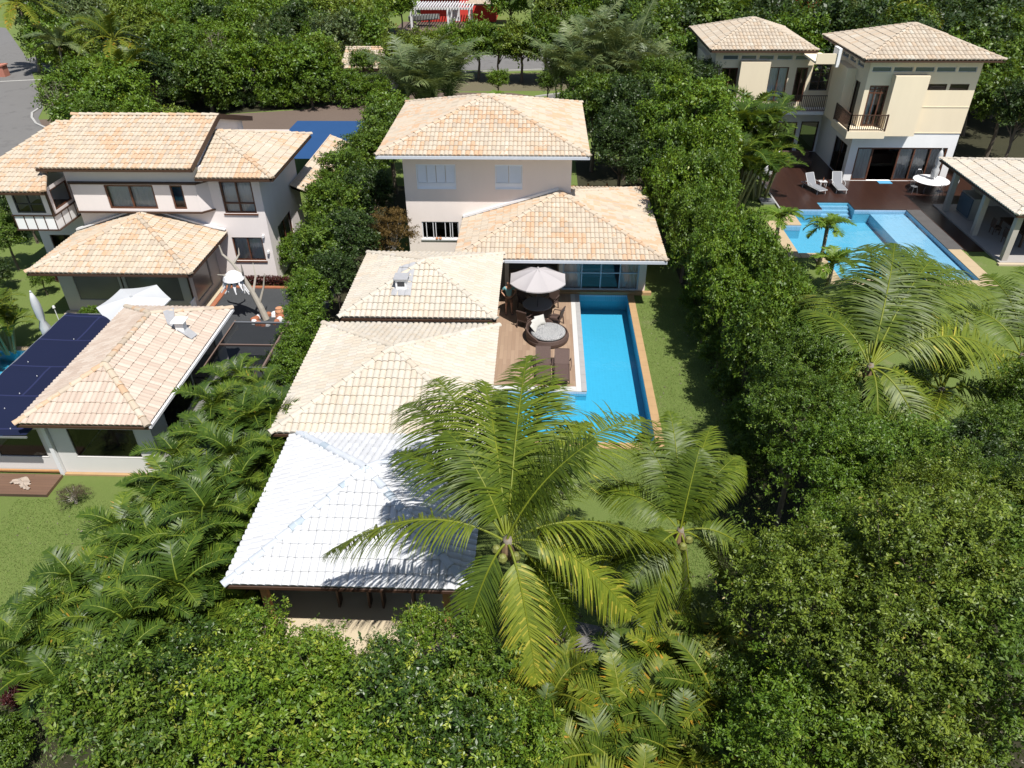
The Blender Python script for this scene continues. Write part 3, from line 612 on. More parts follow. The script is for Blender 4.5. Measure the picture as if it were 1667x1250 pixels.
# ================================================================== LEFT HOUSE
th = thing('house', 'large pale house with dark wood windows and stained cream tile roofs on the left', 'house', (-19, 39, 0))
LW = ((-23.2, 35.33), (-13.75, 35.33)); lo = lambda a, b, c, d: (a+23.2, b+23.2, c, d)
G1 = lo(-15.75, -14.18, 1.22, 2.52); G2 = lo(-15.76, -14.15, 3.80, 5.46)
mb = MB(); wall(mb, *LW, 0, 6.2, [G1, G2]); EW = ((-13.75, 35.33), (-13.75, 40.0)); E1 = (1.35, 3.7, 1.2, 2.55)
wall(mb, *EW, 0, 6.0, [E1]); wall(mb, (-13.75, 40.0), (-13.75, 41.2), 0, 6.0); wall(mb, (-13.75, 41.2), (-26.2, 41.2), 0, 6.3); wall(mb, (-26.2, 41.2), (-26.2, 35.95), 0, 6.0); wall(mb, (-26.2, 35.95), (-23.2, 35.95), 0, 6.0, [(.5, 1.9, .1, 2.3)]); wall(mb, (-23.2, 35.95), (-23.2, 35.33), 0, 6.2)
mb.face([(-26.1, 36.1, 3.2), (-13.9, 35.5, 3.2), (-13.9, 41, 3.2), (-26.1, 41, 3.2)])
mb.build('wall', wall_lilac, th)
window(th, *LW, G1, wood_red, 2, 1, sill=True, curtain=[(0, .95)]); window(th, *LW, G2, wood_red, 2, fw=.08, rows_at=[4.32], curtain=[(.05, .95)], sill=True)
window(th, *EW, E1, wood_red, 2, 1, curtain=[(0, 1)], sill=True)
window(th, (-26.2, 35.95), (-23.2, 35.95), (.5, 1.9, .1, 2.3), wood_dark, 2, 1, name='door', gm=glass_dark)
# projecting bay with trim
bay = MB(); BF = ((-22.95, 34.88), (-16.75, 34.88)); bo_ = lambda a, b, c, d: (a+22.95, b+22.95, c, d); B1 = bo_(-21.3, -18.87, 4.17, 5.40); B2 = bo_(-18.05, -17.42, 4.17, 5.40)
wall(bay, *BF, 4.06, 5.44, [B1, B2], .2); wall(bay, (-16.75, 34.88), (-16.3, 35.325), 4.06, 5.44); wall(bay, (-23.2, 35.3), (-22.95, 34.88), 4.06, 5.44)
bw = bay.build('bay', wall_lilac, th)
tr = MB(); 
for z in (3.98, 5.445): tr.prism([(-23.28, 35.32), (-22.99, 34.80), (-16.71, 34.80), (-16.2, 35.32)], z, z+.075)
tr.build('trim', wood_dark, bw)
window(th, *BF, B1, wood_red, 2, fw=.09, curtain=[(.04, .96)]); window(th, *BF, B2, wood_red, 1, fw=.08, gm=glass_dark)
MB().box(-23.15, -16.4, 35.0, 35.325, 5.53, 6.25).build('bay_top', wall_lilac, bw)
# main gable roof
rf = roof(th, [((-24.0, 34.3, 6.4), (-16.45, 34.3, 6.4), (-24.0, 38.7, 7.7), (-16.45, 38.7, 7.7)), ((-16.45, 43.1, 6.4), (-24.0, 43.1, 6.4), (-16.45, 38.7, 7.7), (-24.0, 38.7, 7.7))],
     [((-24.05, 38.7, 7.72), (-16.4, 38.7, 7.72))], tile_cream, [((-24.0, 34.3, 6.4), (-16.45, 34.3, 6.4))])
bb = MB(); bb.bar((-16.42, 34.25, 6.36), (-16.42, 38.7, 7.66), .05, .24); bb.bar((-16.42, 38.7, 7.66), (-16.42, 43.15, 6.36), .05, .24); bb.build('barge_board', wood_dark, rf)
gw = MB(); gw.face([(-16.6, 35.35, 5.9), (-16.6, 42, 5.9), (-16.6, 42, 6.6), (-16.6, 38.7, 7.58), (-16.6, 35.35, 6.6)]); gw.build('gable_wall', wall_lilac, th)
A = (-16.62, 38.15, 7.08)
roof(th, [((-16.55, 34.55, 5.88), (-12.75, 34.55, 5.88), A, A), ((-12.75, 34.55, 5.88), (-12.75, 41.75, 5.88), A, A), ((-12.75, 41.75, 5.88), (-16.55, 41.75, 5.88), A, A)],
     [((-12.75, 34.55, 5.9), A), ((-12.75, 41.75, 5.9), A)], tile_cream, [((-16.55, 34.55, 5.88), (-12.75, 34.55, 5.88)), ((-12.75, 34.55, 5.88), (-12.75, 41.75, 5.88))])
A = (-25.3, 39.2, 7.2)
roof(th, [((-27.2, 34.9, 5.95), (-24.05, 34.9, 5.95), A, (-24.05, 39.2, 7.2)), ((-27.2, 43.4, 5.95), (-27.2, 34.9, 5.95), A, A)], [((-27.2, 34.9, 5.95), A), (A, (-24.05, 39.2, 7.2))], tile_cream, [((-27.2, 34.9, 5.95), (-24.05, 34.9, 5.95))])
# oriel window at the far left
orl = MB(); OF = ((-25.6, 33.8), (-23.55, 33.8)); O1 = (.3, 1.72, 4.36, 5.5)
wall(orl, *OF, 4.26, 5.58, [O1], .1); wall(orl, (-23.55, 33.8), (-23.55, 35.94), 4.26, 5.58, [(.3, 1.8, 4.4, 5.4)], .1); wall(orl, (-25.6, 35.94), (-25.6, 33.8), 4.26, 5.58)
ob = orl.build('oriel', wall_lilac, th)
pn = MB(); pn.box(-25.58, -23.57, 33.82, 35.94, 3.5, 4.24); pn.build('panel', wall_white, ob)
tm = MB()
for z in (3.46, 4.2): tm.box(-25.66, -23.5, 33.76, 35.9, z, z+.06)
for x in (-25.6, -25.1, -24.6, -24.1, -23.6): tm.box(x-.02, x+.02, 33.785, 33.815, 3.53, 4.19)
for y in (34.4, 35.0, 35.6): tm.box(-23.565, -23.545, y-.02, y+.02, 3.53, 4.19)
tm.box(-23.62, -23.52, 33.77, 33.86, 4.27, 5.58)
tm.build('trim', wood_dark, ob)
window(th, *OF, O1, slate, 2, fw=.06, rows_at=[4.8], inset=.05); window(th, (-23.55, 33.8), (-23.55, 35.94), (.3, 1.8, 4.4, 5.4), wood_red, 1, inset=.05)
roof(ob, [((-26.1, 33.25, 5.62), (-23.25, 33.25, 5.62), (-26.1, 35.0, 6.1), (-24.0, 35.0, 6.1))], [((-23.25, 33.25, 5.64), (-24.0, 35.0, 6.1))], tile_cream, [((-26.1, 33.25, 5.62), (-23.25, 33.25, 5.62))])
# lights and taps on the front wall
for x, z in ((-14.05, 2.62), (-13.95, 1.75)): MB().box(x-.05, x+.05, 35.18, 35.325, z-.06, z+.06).build('wall_lamp', white_paint, th)
# low east lean-to roof
roof(th, [((-11.9, 39.6, 3.0), (-11.9, 49, 3.0), (-13.72, 39.6, 3.75), (-13.72, 49, 3.75))], [((-11.9, 39.6, 3.02), (-13.72, 39.6, 3.78))], tile_cream, [((-11.9, 39.6, 3.0), (-11.9, 49, 3.0))], name='lean_to_roof')
MB().box(-12.3, -12.15, 39.9, 40.05, 0, 2.95).box(-12.3, -12.15, 44, 44.15, 0, 2.95).box(-12.3, -12.15, 48, 48.15, 0, 2.95).build('post', wood_dark, th)

# dining extension (low hipped roof, roll down screens)
t = thing('dining_pavilion', 'low hipped pavilion with roll down screens built against the left house', 'pavilion', (-20, 33, 0))
A = Vector((-19.75, 34.35, 4.02)); Bk = Vector((-19.75, 35.32, 4.02))
rf = roof(t, [((-23.6, 30.5, 2.8), (-15.88, 30.5, 2.8), A, A), ((-15.88, 30.5, 2.8), (-15.88, 35.30, 2.8), A, Bk), ((-23.6, 35.30, 2.8), (-23.6, 30.5, 2.8), Bk, A)],
     [((-23.6, 30.5, 2.82), A), ((-15.88, 30.5, 2.82), A)], tile_cream, [((-23.6, 30.5, 2.8), (-15.88, 30.5, 2.8)), ((-15.88, 30.5, 2.8), (-15.88, 35.3, 2.8))], pitch=.22)
fl = MB(); fl.bar((-19.8, 35.22, 4.16), (-16.4, 35.22, 3.10), .22, .08); fl.bar((-19.8, 35.22, 4.16), (-23.6, 35.22, 2.95), .22, .08); fl.bar((-16.4, 35.2, 3.1), (-15.9, 35.2, 3.0), .16, .06); fl.build('flashing', white_paint, rf)
mb = MB(); CF = ((-23.2, 31.9), (-16.78, 31.9)); cf = lambda a, b, c, d: (a+23.2, b+23.2, c, d)
C1 = cf(-22.5, -20.22, .62, 2.35); C2 = cf(-19.95, -17.25, .62, 2.35)
wall(mb, *CF, 0, 2.85, [C1, C2], .08); wall(mb, (-16.78, 31.9), (-16.78, 35.32), 0, 2.85, [(.35, 2.4, .35, 2.35)], .08); wall(mb, (-23.2, 35.32), (-23.2, 31.9), 0, 2.85)
mb.build('wall', mat('beige screen wall', (.48, .44, .40), .8, .06, .8, 40, .1), t)
for h in (C1, C2): window(t, *CF, h, mat('beige screen wall', (0, 0, 0)), 1, 1, fw=.04, gm=screen_m, inset=.05, name='screen_window')
window(t, (-16.78, 31.9), (-16.78, 35.32), (.35, 2.4, .35, 2.35), mat('beige screen wall', (0, 0, 0)), 1, 1, fw=.04, gm=screen_m, inset=.05, name='screen_window')
MB().box(-20.11, -20.06, 31.86, 31.895, 0, 2.8).box(-16.83, -16.76, 31.83, 31.895, 0, 2.8).build('trim', wood_dark, t)
MB().box(-23.3, -16.6, 31.5, 31.88, 0, .08).box(-16.75, -16.4, 31.5, 35.3, 0, .08).build('plinth', floor_beige, t)
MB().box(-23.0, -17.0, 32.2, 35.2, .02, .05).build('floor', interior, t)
struct('edging', MB().box(-16.38, -16.15, 31.4, 34.75, 0, .07).box(-16.14, -12.2, 34.55, 34.75, 0, .07), orange_stone)

# grill pavilion
t = thing('grill_pavilion', 'cream tiled garden pavilion with a chimney beside the navy shade sail', 'pavilion', (-15.1, 23.3, 0))
c = hip(-17.42, -12.9, 19.28, 27.4, 2.8, .98)
rf = roof(t, c[0], c[1], tile_pink, c[2], pitch=.185, course=.42, gutter=None, capm=tile_cream)
mb = MB(); DF = ((-17.0, 20.0), (-13.35, 20.0)); df = lambda a, b, c, d: (a+17.0, b+17.0, c, d); D1 = df(-16.38, -13.95, .76, 2.08)
wall(mb, *DF, .0, 2.8, [D1], .06); wall(mb, (-13.35, 20.0), (-13.35, 26.9), 0, 2.8, [(1.0, 6.2, .9, 2.2)], .06); wall(mb, (-13.35, 26.9), (-17.0, 26.9), 0, 2.8); wall(mb, (-17.0, 26.9), (-17.0, 20), 0, 2.8, [(1.5, 6.0, .05, 2.3)], .06)
mb.build('wall', mat('light grey screen wall', (.60, .58, .56), .8, .05, .8, 40, .1), t)
window(t, *DF, D1, mat('light grey screen wall', (0, 0, 0)), 1, 1, fw=.03, gm=glass_dark, inset=.04); window(t, (-13.35, 20.0), (-13.35, 26.9), (1.0, 6.2, .9, 2.2), mat('light grey screen wall', (0, 0, 0)), 2, 1, fw=.05, gm=glass_dark, inset=.04)
MB().box(-17.16, -17.02, 19.88, 20.05, 0, 2.75).build('post', white_paint, t)
MB().box(-17.0, -13.2, 19.86, 19.99, 0, .07).build('plinth', coping_m, t)
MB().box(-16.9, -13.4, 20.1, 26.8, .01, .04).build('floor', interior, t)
px = lambda x: 2.8+(-12.9-x)*.4343
fb = MB()
mb2 = [(-14.75, 25.4), (-14.35, 24.75), (-13.35, 24.35), (-13.28, 24.75), (-14.3, 25.3), (-14.55, 25.9)]
fb.face([(x, y, px(x)+.115) for x, y in mb2]); fb.face([(x, y, px(x)+.09) for x, y in mb2][::-1]); fb.build('flashing', fm, rf)
chm = MB().box(-14.0, -13.68, 24.6, 24.9, 3.1, 3.62).build('chimney', wall_white, rf); MB().box(-14.1, -13.58, 24.5, 25.0, 3.68, 3.72).box(-13.98, -13.7, 24.62, 24.88, 3.621, 3.679).build('chimney_cap', wall_white, chm)
eg = MB(); eg.bar((-12.86, 19.3, 2.72), (-12.86, 27.4, 2.72), .09, .1); eg.build('gutter', white_paint, rf)
# dining set inside seen dimly through the glass
for i, x in enumerate((-15.3, -14.8)):
    b = thing('dining_chair', 'pale chair behind the tinted glass of the garden pavilion, '+('left' if i == 0 else 'right')+' of two', 'chair', (x, 21.4, .04), 'chairs inside the garden pavilion')
    MB().box(x-.2, x+.2, 21.2, 21.6, .45, .5).build('seat', cushion, b); MB().box(x-.2, x+.2, 21.15, 21.2, .5, .95).build('backrest', cushion, b)
    for sx, sy in ((-.18, 21.22), (.15, 21.22), (-.18, 21.55), (.15, 21.55)): MB().box(x+sx, x+sx+.03, sy, sy+.03, .04, .45).build('leg', wood_dark, b)
# clear side enclosure left of it
t = thing('screen_enclosure', 'pale framed clear screen wall under the navy shade sail', 'screen')
mb = MB(); SF = ((-20.4, 20.02), (-17.18, 20.02)); S1 = (1.2, 3.0, .72, 2.0)
wall(mb, *SF, .05, 2.2, [S1], .04); mb.build('frame', mat('light grey screen wall', (0, 0, 0)), t)
window(t, *SF, S1, mat('light grey screen wall', (0, 0, 0)), 1, 1, fw=.02, inset=.03, gm=glass_dark, name='clear_panel')
mb = MB(); mb.bar((-22, 19.93, .15), (-17.1, 19.93, .15), .07, .07); mb.build('rail', wood_post, t)

# navy shade sail
t = thing('shade_sail', 'navy blue shade cloth stretched over the terrace beside the garden pavilion', 'shade sail', (-18.8, 23.6, 0))
mb = MB(); nx, ny = 10, 24
for i in range(nx):
    for j in range(ny):
        q = []
        for a, b in ((i, j), (i+1, j), (i+1, j+1), (i, j+1)):
            x = -20.35+3.1*a/nx; y = 19.3+8.45*b/ny; z = 2.30-.05*math.sin(math.pi*a/nx)-.035*abs(math.sin(math.pi*(b/ny)*4.33)); q.append((x, y, z))
        mb.face(q)
cl = mb.build('cloth', navy, t, smooth=True)
rv = MB()
for i in range(9):
    for x in (-19.8, -18.9, -18.0): 
        if random.Random(i*13+int(x*7)).random() < .55: continue
        y = 19.9+i*.93+random.Random(i*7+int(x*10)).uniform(-.35, .35); rv.box(x-.011, x+.011, y-.011, y+.011, 2.27, 2.31)
rv.build('eyelet', white_paint, cl)
fr = MB()
for y in (19.3, 21.25, 23.2, 25.15, 27.1, 27.75): fr.bar((-20.35, y, 2.2), (-17.25, y, 2.2), .06, .06)
fr.bar((-20.37, 19.3, 2.24), (-20.37, 27.75, 2.24), .06, .06); fr.build('frame', metal_grey, t)
for y in (19.4, 23.2, 27.6): MB().box(-20.42, -20.34, y-.04, y+.04, 0, 2.2).build('post', metal_grey, t)

# pergola with dark screen over the gravel
t = thing('pergola', 'thin framed pergola with dark shade screen over the grey gravel yard', 'pergola', (-11.7, 25, 0))
fr = MB(); fr.bar((-10.5, 23.4, 2.3), (-10.5, 27.2, 2.3), .07, .09); fr.bar((-12.78, 23.4, 2.3), (-12.78, 27.2, 2.3), .05, .07)
fr.build('frame', mat('brown painted steel', (.16, .11, .09), .5), t)
for y in (23.6, 25.25, 27.05): MB().bar((-12.8, y, 2.3), (-10.3, y, 2.3), .06, .08).build('rafter', metal_grey if y != 25.25 else mat('brown painted steel', (0, 0, 0)), t)
for y in (23.6, 27.05): MB().box(-10.55, -10.47, y-.035, y+.035, 0, 2.26).build('post', metal_grey, t)
sc = MB(); sc.face([(-12.75, 23.5, 2.335), (-10.5, 23.5, 2.335), (-10.5, 27.0, 2.335), (-12.75, 27.0, 2.335)]); sc.build('screen', glass_mat('dark shade screen', (.5, .5, .5), .2), t)

# blue carport and grey slab behind
t = thing('carport', 'blue sheet metal carport roof behind the left house', 'carport', (-15.4, 52.3, 0))
mb = MB(); n = 60; x0, x1, y0, y1 = -18.2, -11.5, 48.0, 56.8
for j in range(n):
    ya, yb = y0+(y1-y0)*j/n, y0+(y1-y0)*(j+1)/n; za, zb = 2.5+(.05 if j % 2 else 0), 2.5+(.05 if (j+1) % 2 else 0)
    mb.face([(x0, ya, za), (x1, ya, za), (x1, yb, zb), (x0, yb, zb)])
mb.build('roof', blue_roof, t)
for x in (-18, -11.7):
    for y in (48.3, 52.4, 56.5): MB().box(x-.06, x+.06, y-.06, y+.06, 0, 2.48).build('post', metal_grey, t)
b = MB().box(-14.2, -11.9, 45.3, 47.6, 0, 3.05); tag(b.build('storage_room', mat('weathered render', (.52, .51, .48), .9, .18, 1.5, 20, .2)), 'small grey concrete roofed storeroom between the blue carport and the left house', 'shed')

# ================================================================== RIGHT HOUSE
th = thing('house', 'tall cream and white house with two hipped roofs and wooden balconies on the right', 'house', (22, 55, 0))
RF = ((20.9, 51.5), (27.85, 51.5)); ro = lambda a, b, c, d: (a-20.9, b-20.9, c, d)
DL = ro(21.42, 27.38, .06, 2.33)
mb = MB(); wall(mb, *RF, 0, 3.30, [DL], .2); wall(mb, (27.85, 51.5), (27.85, 58.3), 0, 3.3); wall(mb, (27.85, 58.3), (20.9, 58.3), 0, 3.3)
wall(mb, (20.9, 58.3), (20.9, 51.5), 0, 3.3, [(58.3-54.5, 58.3-52.05, .06, 2.3)], .12); mb.face([(21, 51.7, 3.2), (27.7, 51.7, 3.2), (27.7, 58.1, 3.2), (21, 58.1, 3.2)])
mb.build('lower_wall', wall_white, th)
CL = [ro(a, b, 7.14, 7.45) for a, b in ((21.08, 22.28), (22.42, 23.62), (23.78, 24.98), (25.12, 26.30), (26.47, 27.62))]
SW = [ro(24.87, 26.05, 6.04, 6.42), ro(26.25, 27.45, 6.04, 6.42)]; DR = ro(21.2, 22.4, 3.75, 6.32)
RU = ((20.88, 51.48), (27.87, 51.48))
mb = MB(); wall(mb, *RU, 3.305, 8.0, CL+SW+[DR], .16); wall(mb, (27.87, 51.48), (27.87, 58.3), 3.305, 8.0); wall(mb, (27.87, 58.3), (20.88, 58.3), 3.305, 8.0)
WC = [(58.3-57.9+.0, 58.3-57.0, 7.14, 7.45), (58.3-56.7, 58.3-55.5, 7.14, 7.45), (58.3-55.2, 58.3-54.0, 7.14, 7.45), (58.3-53.7, 58.3-52.5, 7.14, 7.45)]; WD = (58.3-53.3, 58.3-52.4, 3.75, 6.3)
wall(mb, (20.88, 58.3), (20.88, 51.48), 3.305, 8.0, WC+[WD], .16); mb.face([(21, 51.7, 3.5), (27.7, 51.7, 3.5), (27.7, 58.1, 3.5), (21, 58.1, 3.5)])
mb.build('upper_wall', wall_cream, th)
for h in CL: window(th, *RU, h, white_paint, 1, 1, fw=.03, inset=.08, gm=clerestory_glass, name='clerestory_window')
for h in WC: window(th, (20.88, 58.3), (20.88, 51.48), h, white_paint, 1, 1, fw=.03, inset=.08, gm=clerestory_glass, name='clerestory_window')
for h in SW: window(th, *RU, h, wood_dark, 1, rows=3, fw=.04, inset=.06, gm=glass_dark, name='louvre_window')
window(th, *RU, DR, wood_red, 3, fw=.09, rows_at=[5.85, 6.05], inset=.07, curtain=[(.1, .5)], name='balcony_door'); window(th, (20.88, 58.3), (20.88, 51.48), WD, wood_dark, 1, fw=.08, gm=glass_dark, name='balcony_door')
# sliding doors: two closed runs and an open leaf
window(th, *RF, ro(21.42, 22.52, .06, 2.33), wood_red, 1, fw=.10, curtain=[(.12, .95)], name='sliding_door'); window(th, *RF, ro(24.2, 27.38, .06, 2.33), wood_red, 3, fw=.10, curtain=[(.04, .31), (.36, .63), (.7, .97)], name='sliding_door')
hd = MB().box(22.5, 24.22, 51.5, 51.62, 2.24, 2.326); hd.build('door_head', wood_red, th)
MB().box(21.1, 27.7, 51.75, 58.1, .02, .05).build('floor', floor_beige, th)
MB().box(23.0, 25.6, 55.2, 56.3, .06, .75).box(23.0, 25.6, 56.1, 56.4, .75, 1.1).build('sofa', mat('brown sofa', (.12, .07, .05), .8), th)
window(th, (20.9, 58.3), (20.9, 51.5), (58.3-54.5, 58.3-52.05, .06, 2.3), wood_dark, 2, fw=.08, gm=glass_dark)
# cream panel, balcony, side box, joints
MB().box(22.42, 24.56, 50.88, 51.475, 3.27, 7.02).build('facade_panel', wall_cream, th)
MB().box(24.562, 24.60, 51.42, 51.475, 3.25, 3.27).box(24.6, 27.86, 51.455, 51.478, 4.97, 5.01).box(24.6, 27.86, 51.455, 51.478, 3.30, 3.34).build('joint', wall_cream, th)
bl = MB().box(19.95, 22.415, 50.3, 51.475, 3.27, 3.72).box(19.95, 20.875, 51.478, 53.4, 3.27, 3.72).build('balcony', wall_cream, th)
railing(bl, [(22.35, 50.38), (20.03, 50.38), (20.03, 53.3)], 3.72, 1.02)
MB().box(20.25, 20.875, 53.45, 56.0, 3.3, 6.95).build('side_box', wall_cream, th)
c = hip(20.1, 28.75, 50.7, 59.1, 8.02, 1.42)
roof(th, c[0], c[1], tile_sand, c[2], pitch=.26, course=.5, amp=.06)
# second block
RB = ((12.4, 57.7), (19.35, 57.7)); rb = lambda a, b, c, d: (a-12.4, b-12.4, c, d)
CB = [rb(a, b, 6.64, 6.94) for a, b in ((12.92, 14.0), (14.2, 15.27), (15.47, 16.5), (16.74, 17.8), (18.03, 19.1))]
W2 = rb(16.35, 17.72, 3.75, 6.15); W3 = rb(18.25, 19.08, 3.75, 6.13); W4 = rb(12.95, 14.1, 3.75, 6.1)
mb = MB(); wall(mb, *RB, 3.305, 7.3, CB+[W2, W3, W4]); wall(mb, (19.35, 57.7), (19.35, 65.2), 3.305, 7.3); wall(mb, (19.35, 65.2), (12.4, 65.2), 3.305, 7.3); wall(mb, (12.4, 65.2), (12.4, 57.7), 3.305, 7.3)
wall(mb, (19.36, 57.9), (20.87, 57.9), 3.305, 7.0, [(.1, 1.4, 4.5, 6.3)]); mb.face([(12.5, 57.9, 3.5), (19.2, 57.9, 3.5), (19.2, 65, 3.5), (12.5, 65, 3.5)])
mb.build('upper_wall', wall_cream, th)
mb = MB(); wall(mb, *RB, 0, 3.3, [rb(16.6, 19.1, .06, 2.3)]); wall(mb, (19.36, 57.92), (20.89, 57.92), 0, 3.3, [(.1, 1.4, .06, 2.3)]); wall(mb, (12.4, 65.2), (12.4, 57.7), 0, 3.3); wall(mb, (19.35, 65.2), (12.4, 65.2), 0, 3.3); mb.build('lower_wall', wall_white, th)
for h in CB: window(th, *RB, h, white_paint, 1, 1, fw=.03, inset=.08, gm=clerestory_glass, name='clerestory_window')
window(th, *RB, W2, wood_red, 2, fw=.06, curtain=[(.05, .95)]); window(th, *RB, W3, wood_red, 2, fw=.09, gm=glass_dark, name='balcony_door'); window(th, *RB, W4, wood_red, 2, fw=.07, gm=glass_dark)
window(th, *RB, rb(16.6, 19.1, .06, 2.3), wood_red, 3, fw=.09, gm=glass_dark, name='sliding_door'); window(th, (19.36, 57.92), (20.89, 57.92), (.1, 1.4, .06, 2.3), wood_dark, 1, fw=.09, gm=glass_dark, name='door')
window(th, (19.36, 57.9), (20.87, 57.9), (.1, 1.4, 4.5, 6.3), wood_dark, 2, fw=.06, rows=3)
MB().box(14.12, 16.2, 57.1, 57.69, 3.3, 6.6).build('facade_panel', wall_cream, th)
MB().box(18.3, 19.6, 54.2, 57.3, 7.08, 7.2).box(18.3, 19.6, 54.1, 54.2, 7.08, 7.72).build('canopy', wall_cream, th)
MB().box(19.62, 19.82, 54.0, 55.0, 6.9, 8.05).build('fin_wall', wall_white, th)
b2 = MB().box(17.2, 20.86, 56.3, 57.69, 3.2, 3.4).build('balcony', wall_white, th); railing(b2, [(17.3, 56.4), (20.8, 56.4)], 3.4, 1.1)
MB().box(12.0, 12.38, 59.5, 62.5, 3.3, 6.6).build('side_box', wall_cream, th)
c = hip(11.8, 19.25, 56.9, 66, 7.42, 1.38, apex=(15.55, 61.5))
roof(th, c[0], c[1], tile_sand, c[2], pitch=.26, course=.5, amp=.06)

# pool pavilion, right edge
t = thing('pool_pavilion', 'open tiled pavilion on square columns beside the pale pool at the right edge', 'pavilion', (28.5, 42.8, 0))
c = hip(24.92, 34.2, 38.2, 47.45, 2.9, 1.35)
roof(t, c[0], c[1], tile_pale, c[2], pitch=.24, course=.62, amp=.05, capm=tile_pale)
for x, y in ((25.45, 45.9), (25.45, 42.15), (25.45, 38.7), (33.6, 38.7), (33.6, 46.5)): MB().box(x-.15, x+.15, y-.15, y+.15, .12, 2.82).build('column', mat('grey beige stucco', (.40, .365, .33), .9), t)
MB().box(25.15, 34.0, 38.4, 47.0, 0, .12).build('floor', floor_grey, t); MB().box(25.0, 34.0, 38.15, 38.39, 0, .10).build('floor', floor_beige, t, label='beige stone edge')
MB().box(27.2, 32.5, 46.7, 46.95, .12, 2.8).build('back_wall', wall_grey, t)
k = thing('drinks_cabinet', 'blue grey glass front cabinet standing in the shade of the pool pavilion', 'cabinet', (26.35, 45.1, .12))
MB().box(26.1, 26.8, 44.3, 45.9, .12, 1.45).build('body', metal_grey, k); MB().box(26.04, 26.095, 44.36, 45.84, .25, 1.38).build('door', mat('blue grey door panel', (.07, .11, .15), .25, .05), k)
k = thing('dining_table', 'dark rectangular table in the shade of the pool pavilion', 'table', (27.9, 41.6, .12))
MB().box(27.1, 28.7, 40.3, 42.9, .84, .9).build('tabletop', wood_dark, k)
for x, y in ((27.2, 40.4), (28.6, 40.4), (27.2, 42.8), (28.6, 42.8)): MB().box(x-.05, x+.05, y-.05, y+.05, .12, .84).build('leg', wood_dark, k)
for i, (x, y) in enumerate(((26.7, 40.9), (26.7, 42.3))):
    k = thing('dining_chair', 'dark chair on the pool side of the shaded pavilion table, '+('nearer the camera' if i == 0 else 'farther from the camera'), 'chair', (x, y, .12), 'chairs at the pavilion table')
    MB().box(x-.22, x+.22, y-.22, y+.22, .52, .58).build('seat', wicker, k); MB().box(x-.24, x-.2, y-.22, y+.22, .58, 1.05).build('backrest', wicker, k)
    for sx in (-.2, .17):
        for sy in (-.2, .17): MB().box(x+sx, x+sx+.04, y+sy, y+sy+.04, .12, .52).build('leg', wicker, k)

# ================================================================== BACKGROUND BUILDINGS
t = thing('red_house', 'red house with a white slatted pergola at the top centre', 'house', (-12.5, 119, 0))
mb = MB(); wall(mb, (-17.3, 117), (-6.6, 117), 0, 3.2, [(4.0, 5.6, .05, 2.4)]); wall(mb, (-6.6, 117), (-6.6, 126), 0, 3.2); wall(mb, (-17.3, 126), (-17.3, 117), 0, 3.2); wall(mb, (-17, 122), (-8.5, 122), 3.2, 9); wall(mb, (-8.5, 122), (-8.5, 128), 3.2, 9); wall(mb, (-17, 128), (-17, 122), 3.2, 9)
mb.face([(-17.3, 117, 3.2), (-6.6, 117, 3.2), (-6.6, 126, 3.2), (-17.3, 126, 3.2)]); mb.face([(-17, 122, 9), (-8.5, 122, 9), (-8.5, 128, 9), (-17, 128, 9)]); mb.build('wall', red_wall, t)
window(t, (-17.3, 117), (-6.6, 117), (4.0, 5.6, .05, 2.4), white_paint, 2, 1, fw=.12, gm=False, name='door'); MB().box(-13.2, -11.8, 117.12, 117.16, .1, 2.3).build('door_panel', white_paint, t)
roof(t, [((-10.8, 113.6, 2.7), (-4.2, 113.6, 2.7), (-8.5, 117, 3.8), (-4.2, 117, 3.8))], [], tile_sand, [])
roof(t, [((-17.6, 116, 3.2), (-11.5, 116, 3.2), (-17.6, 119, 4.1), (-11.5, 119, 4.1))], [], tile_sand, [])
p = thing('white_pergola', 'white slatted pergola with slim posts in front of the red house', 'pergola', (-13.4, 112.5, 0))
for x in (-17.8, -12.8, -9.9):
    for y in (111.5, 115.6): MB().box(x-.14, x+.14, y-.14, y+.14, 0, 2.35).build('post', white_paint, p)
fb = MB(); fb.bar((-18.3, 111.5, 2.45), (-9.4, 111.5, 2.45), .15, .25); fb.bar((-18.3, 115.6, 2.45), (-9.4, 115.6, 2.45), .15, .25); fb.build('beam', white_paint, p)
sl = MB()
for i in range(24): x = -18.2+i*.38; sl.bar((x, 110.9, 2.68), (x, 116.2, 2.68), .12, .18)
sl.build('slat', white_paint, p)
flat('driveway', paver_m, [(-20, 107), (-8, 107), (-8, 117), (-20, 117)], .01)
b = thing('boat', 'small grey boat parked under the white pergola', 'boat', (-16.3, 113.2, 0))
mb = MB(); secs = []
for i in range(9):
    u = i/8; x = -18.4+4.2*u; w = .75*math.sin(math.pi*min(1, .45+u*.58)) if u > .2 else .72; w = max(w, .03); zb = .75+.25*u*u; zt = 1.35+.25*u
    secs.append([(x, 113.2-w, zt), (x, 113.2-w*.8, zb+.1), (x, 113.2, zb-.1), (x, 113.2+w*.8, zb+.1), (x, 113.2+w, zt)])
for a, c_ in zip(secs, secs[1:]):
    for k_ in range(4): mb.face([a[k_], c_[k_], c_[k_+1], a[k_+1]])
mb.face(secs[0]); mb.build('hull', mat('grey boat hull', (.30, .31, .30), .5), b)
MB().box(-18.0, -14.8, 112.8, 113.6, .95, 1.02).build('floor', metal_grey, b)
for x in (-17.6, -15.6): MB().box(x-.08, x+.08, 112.9, 113.5, 0, .75).build('trailer_support', slate, b)
t = thing('house', 'white walled house glimpsed behind the trees at the top centre', 'house', (6, 124, 0))
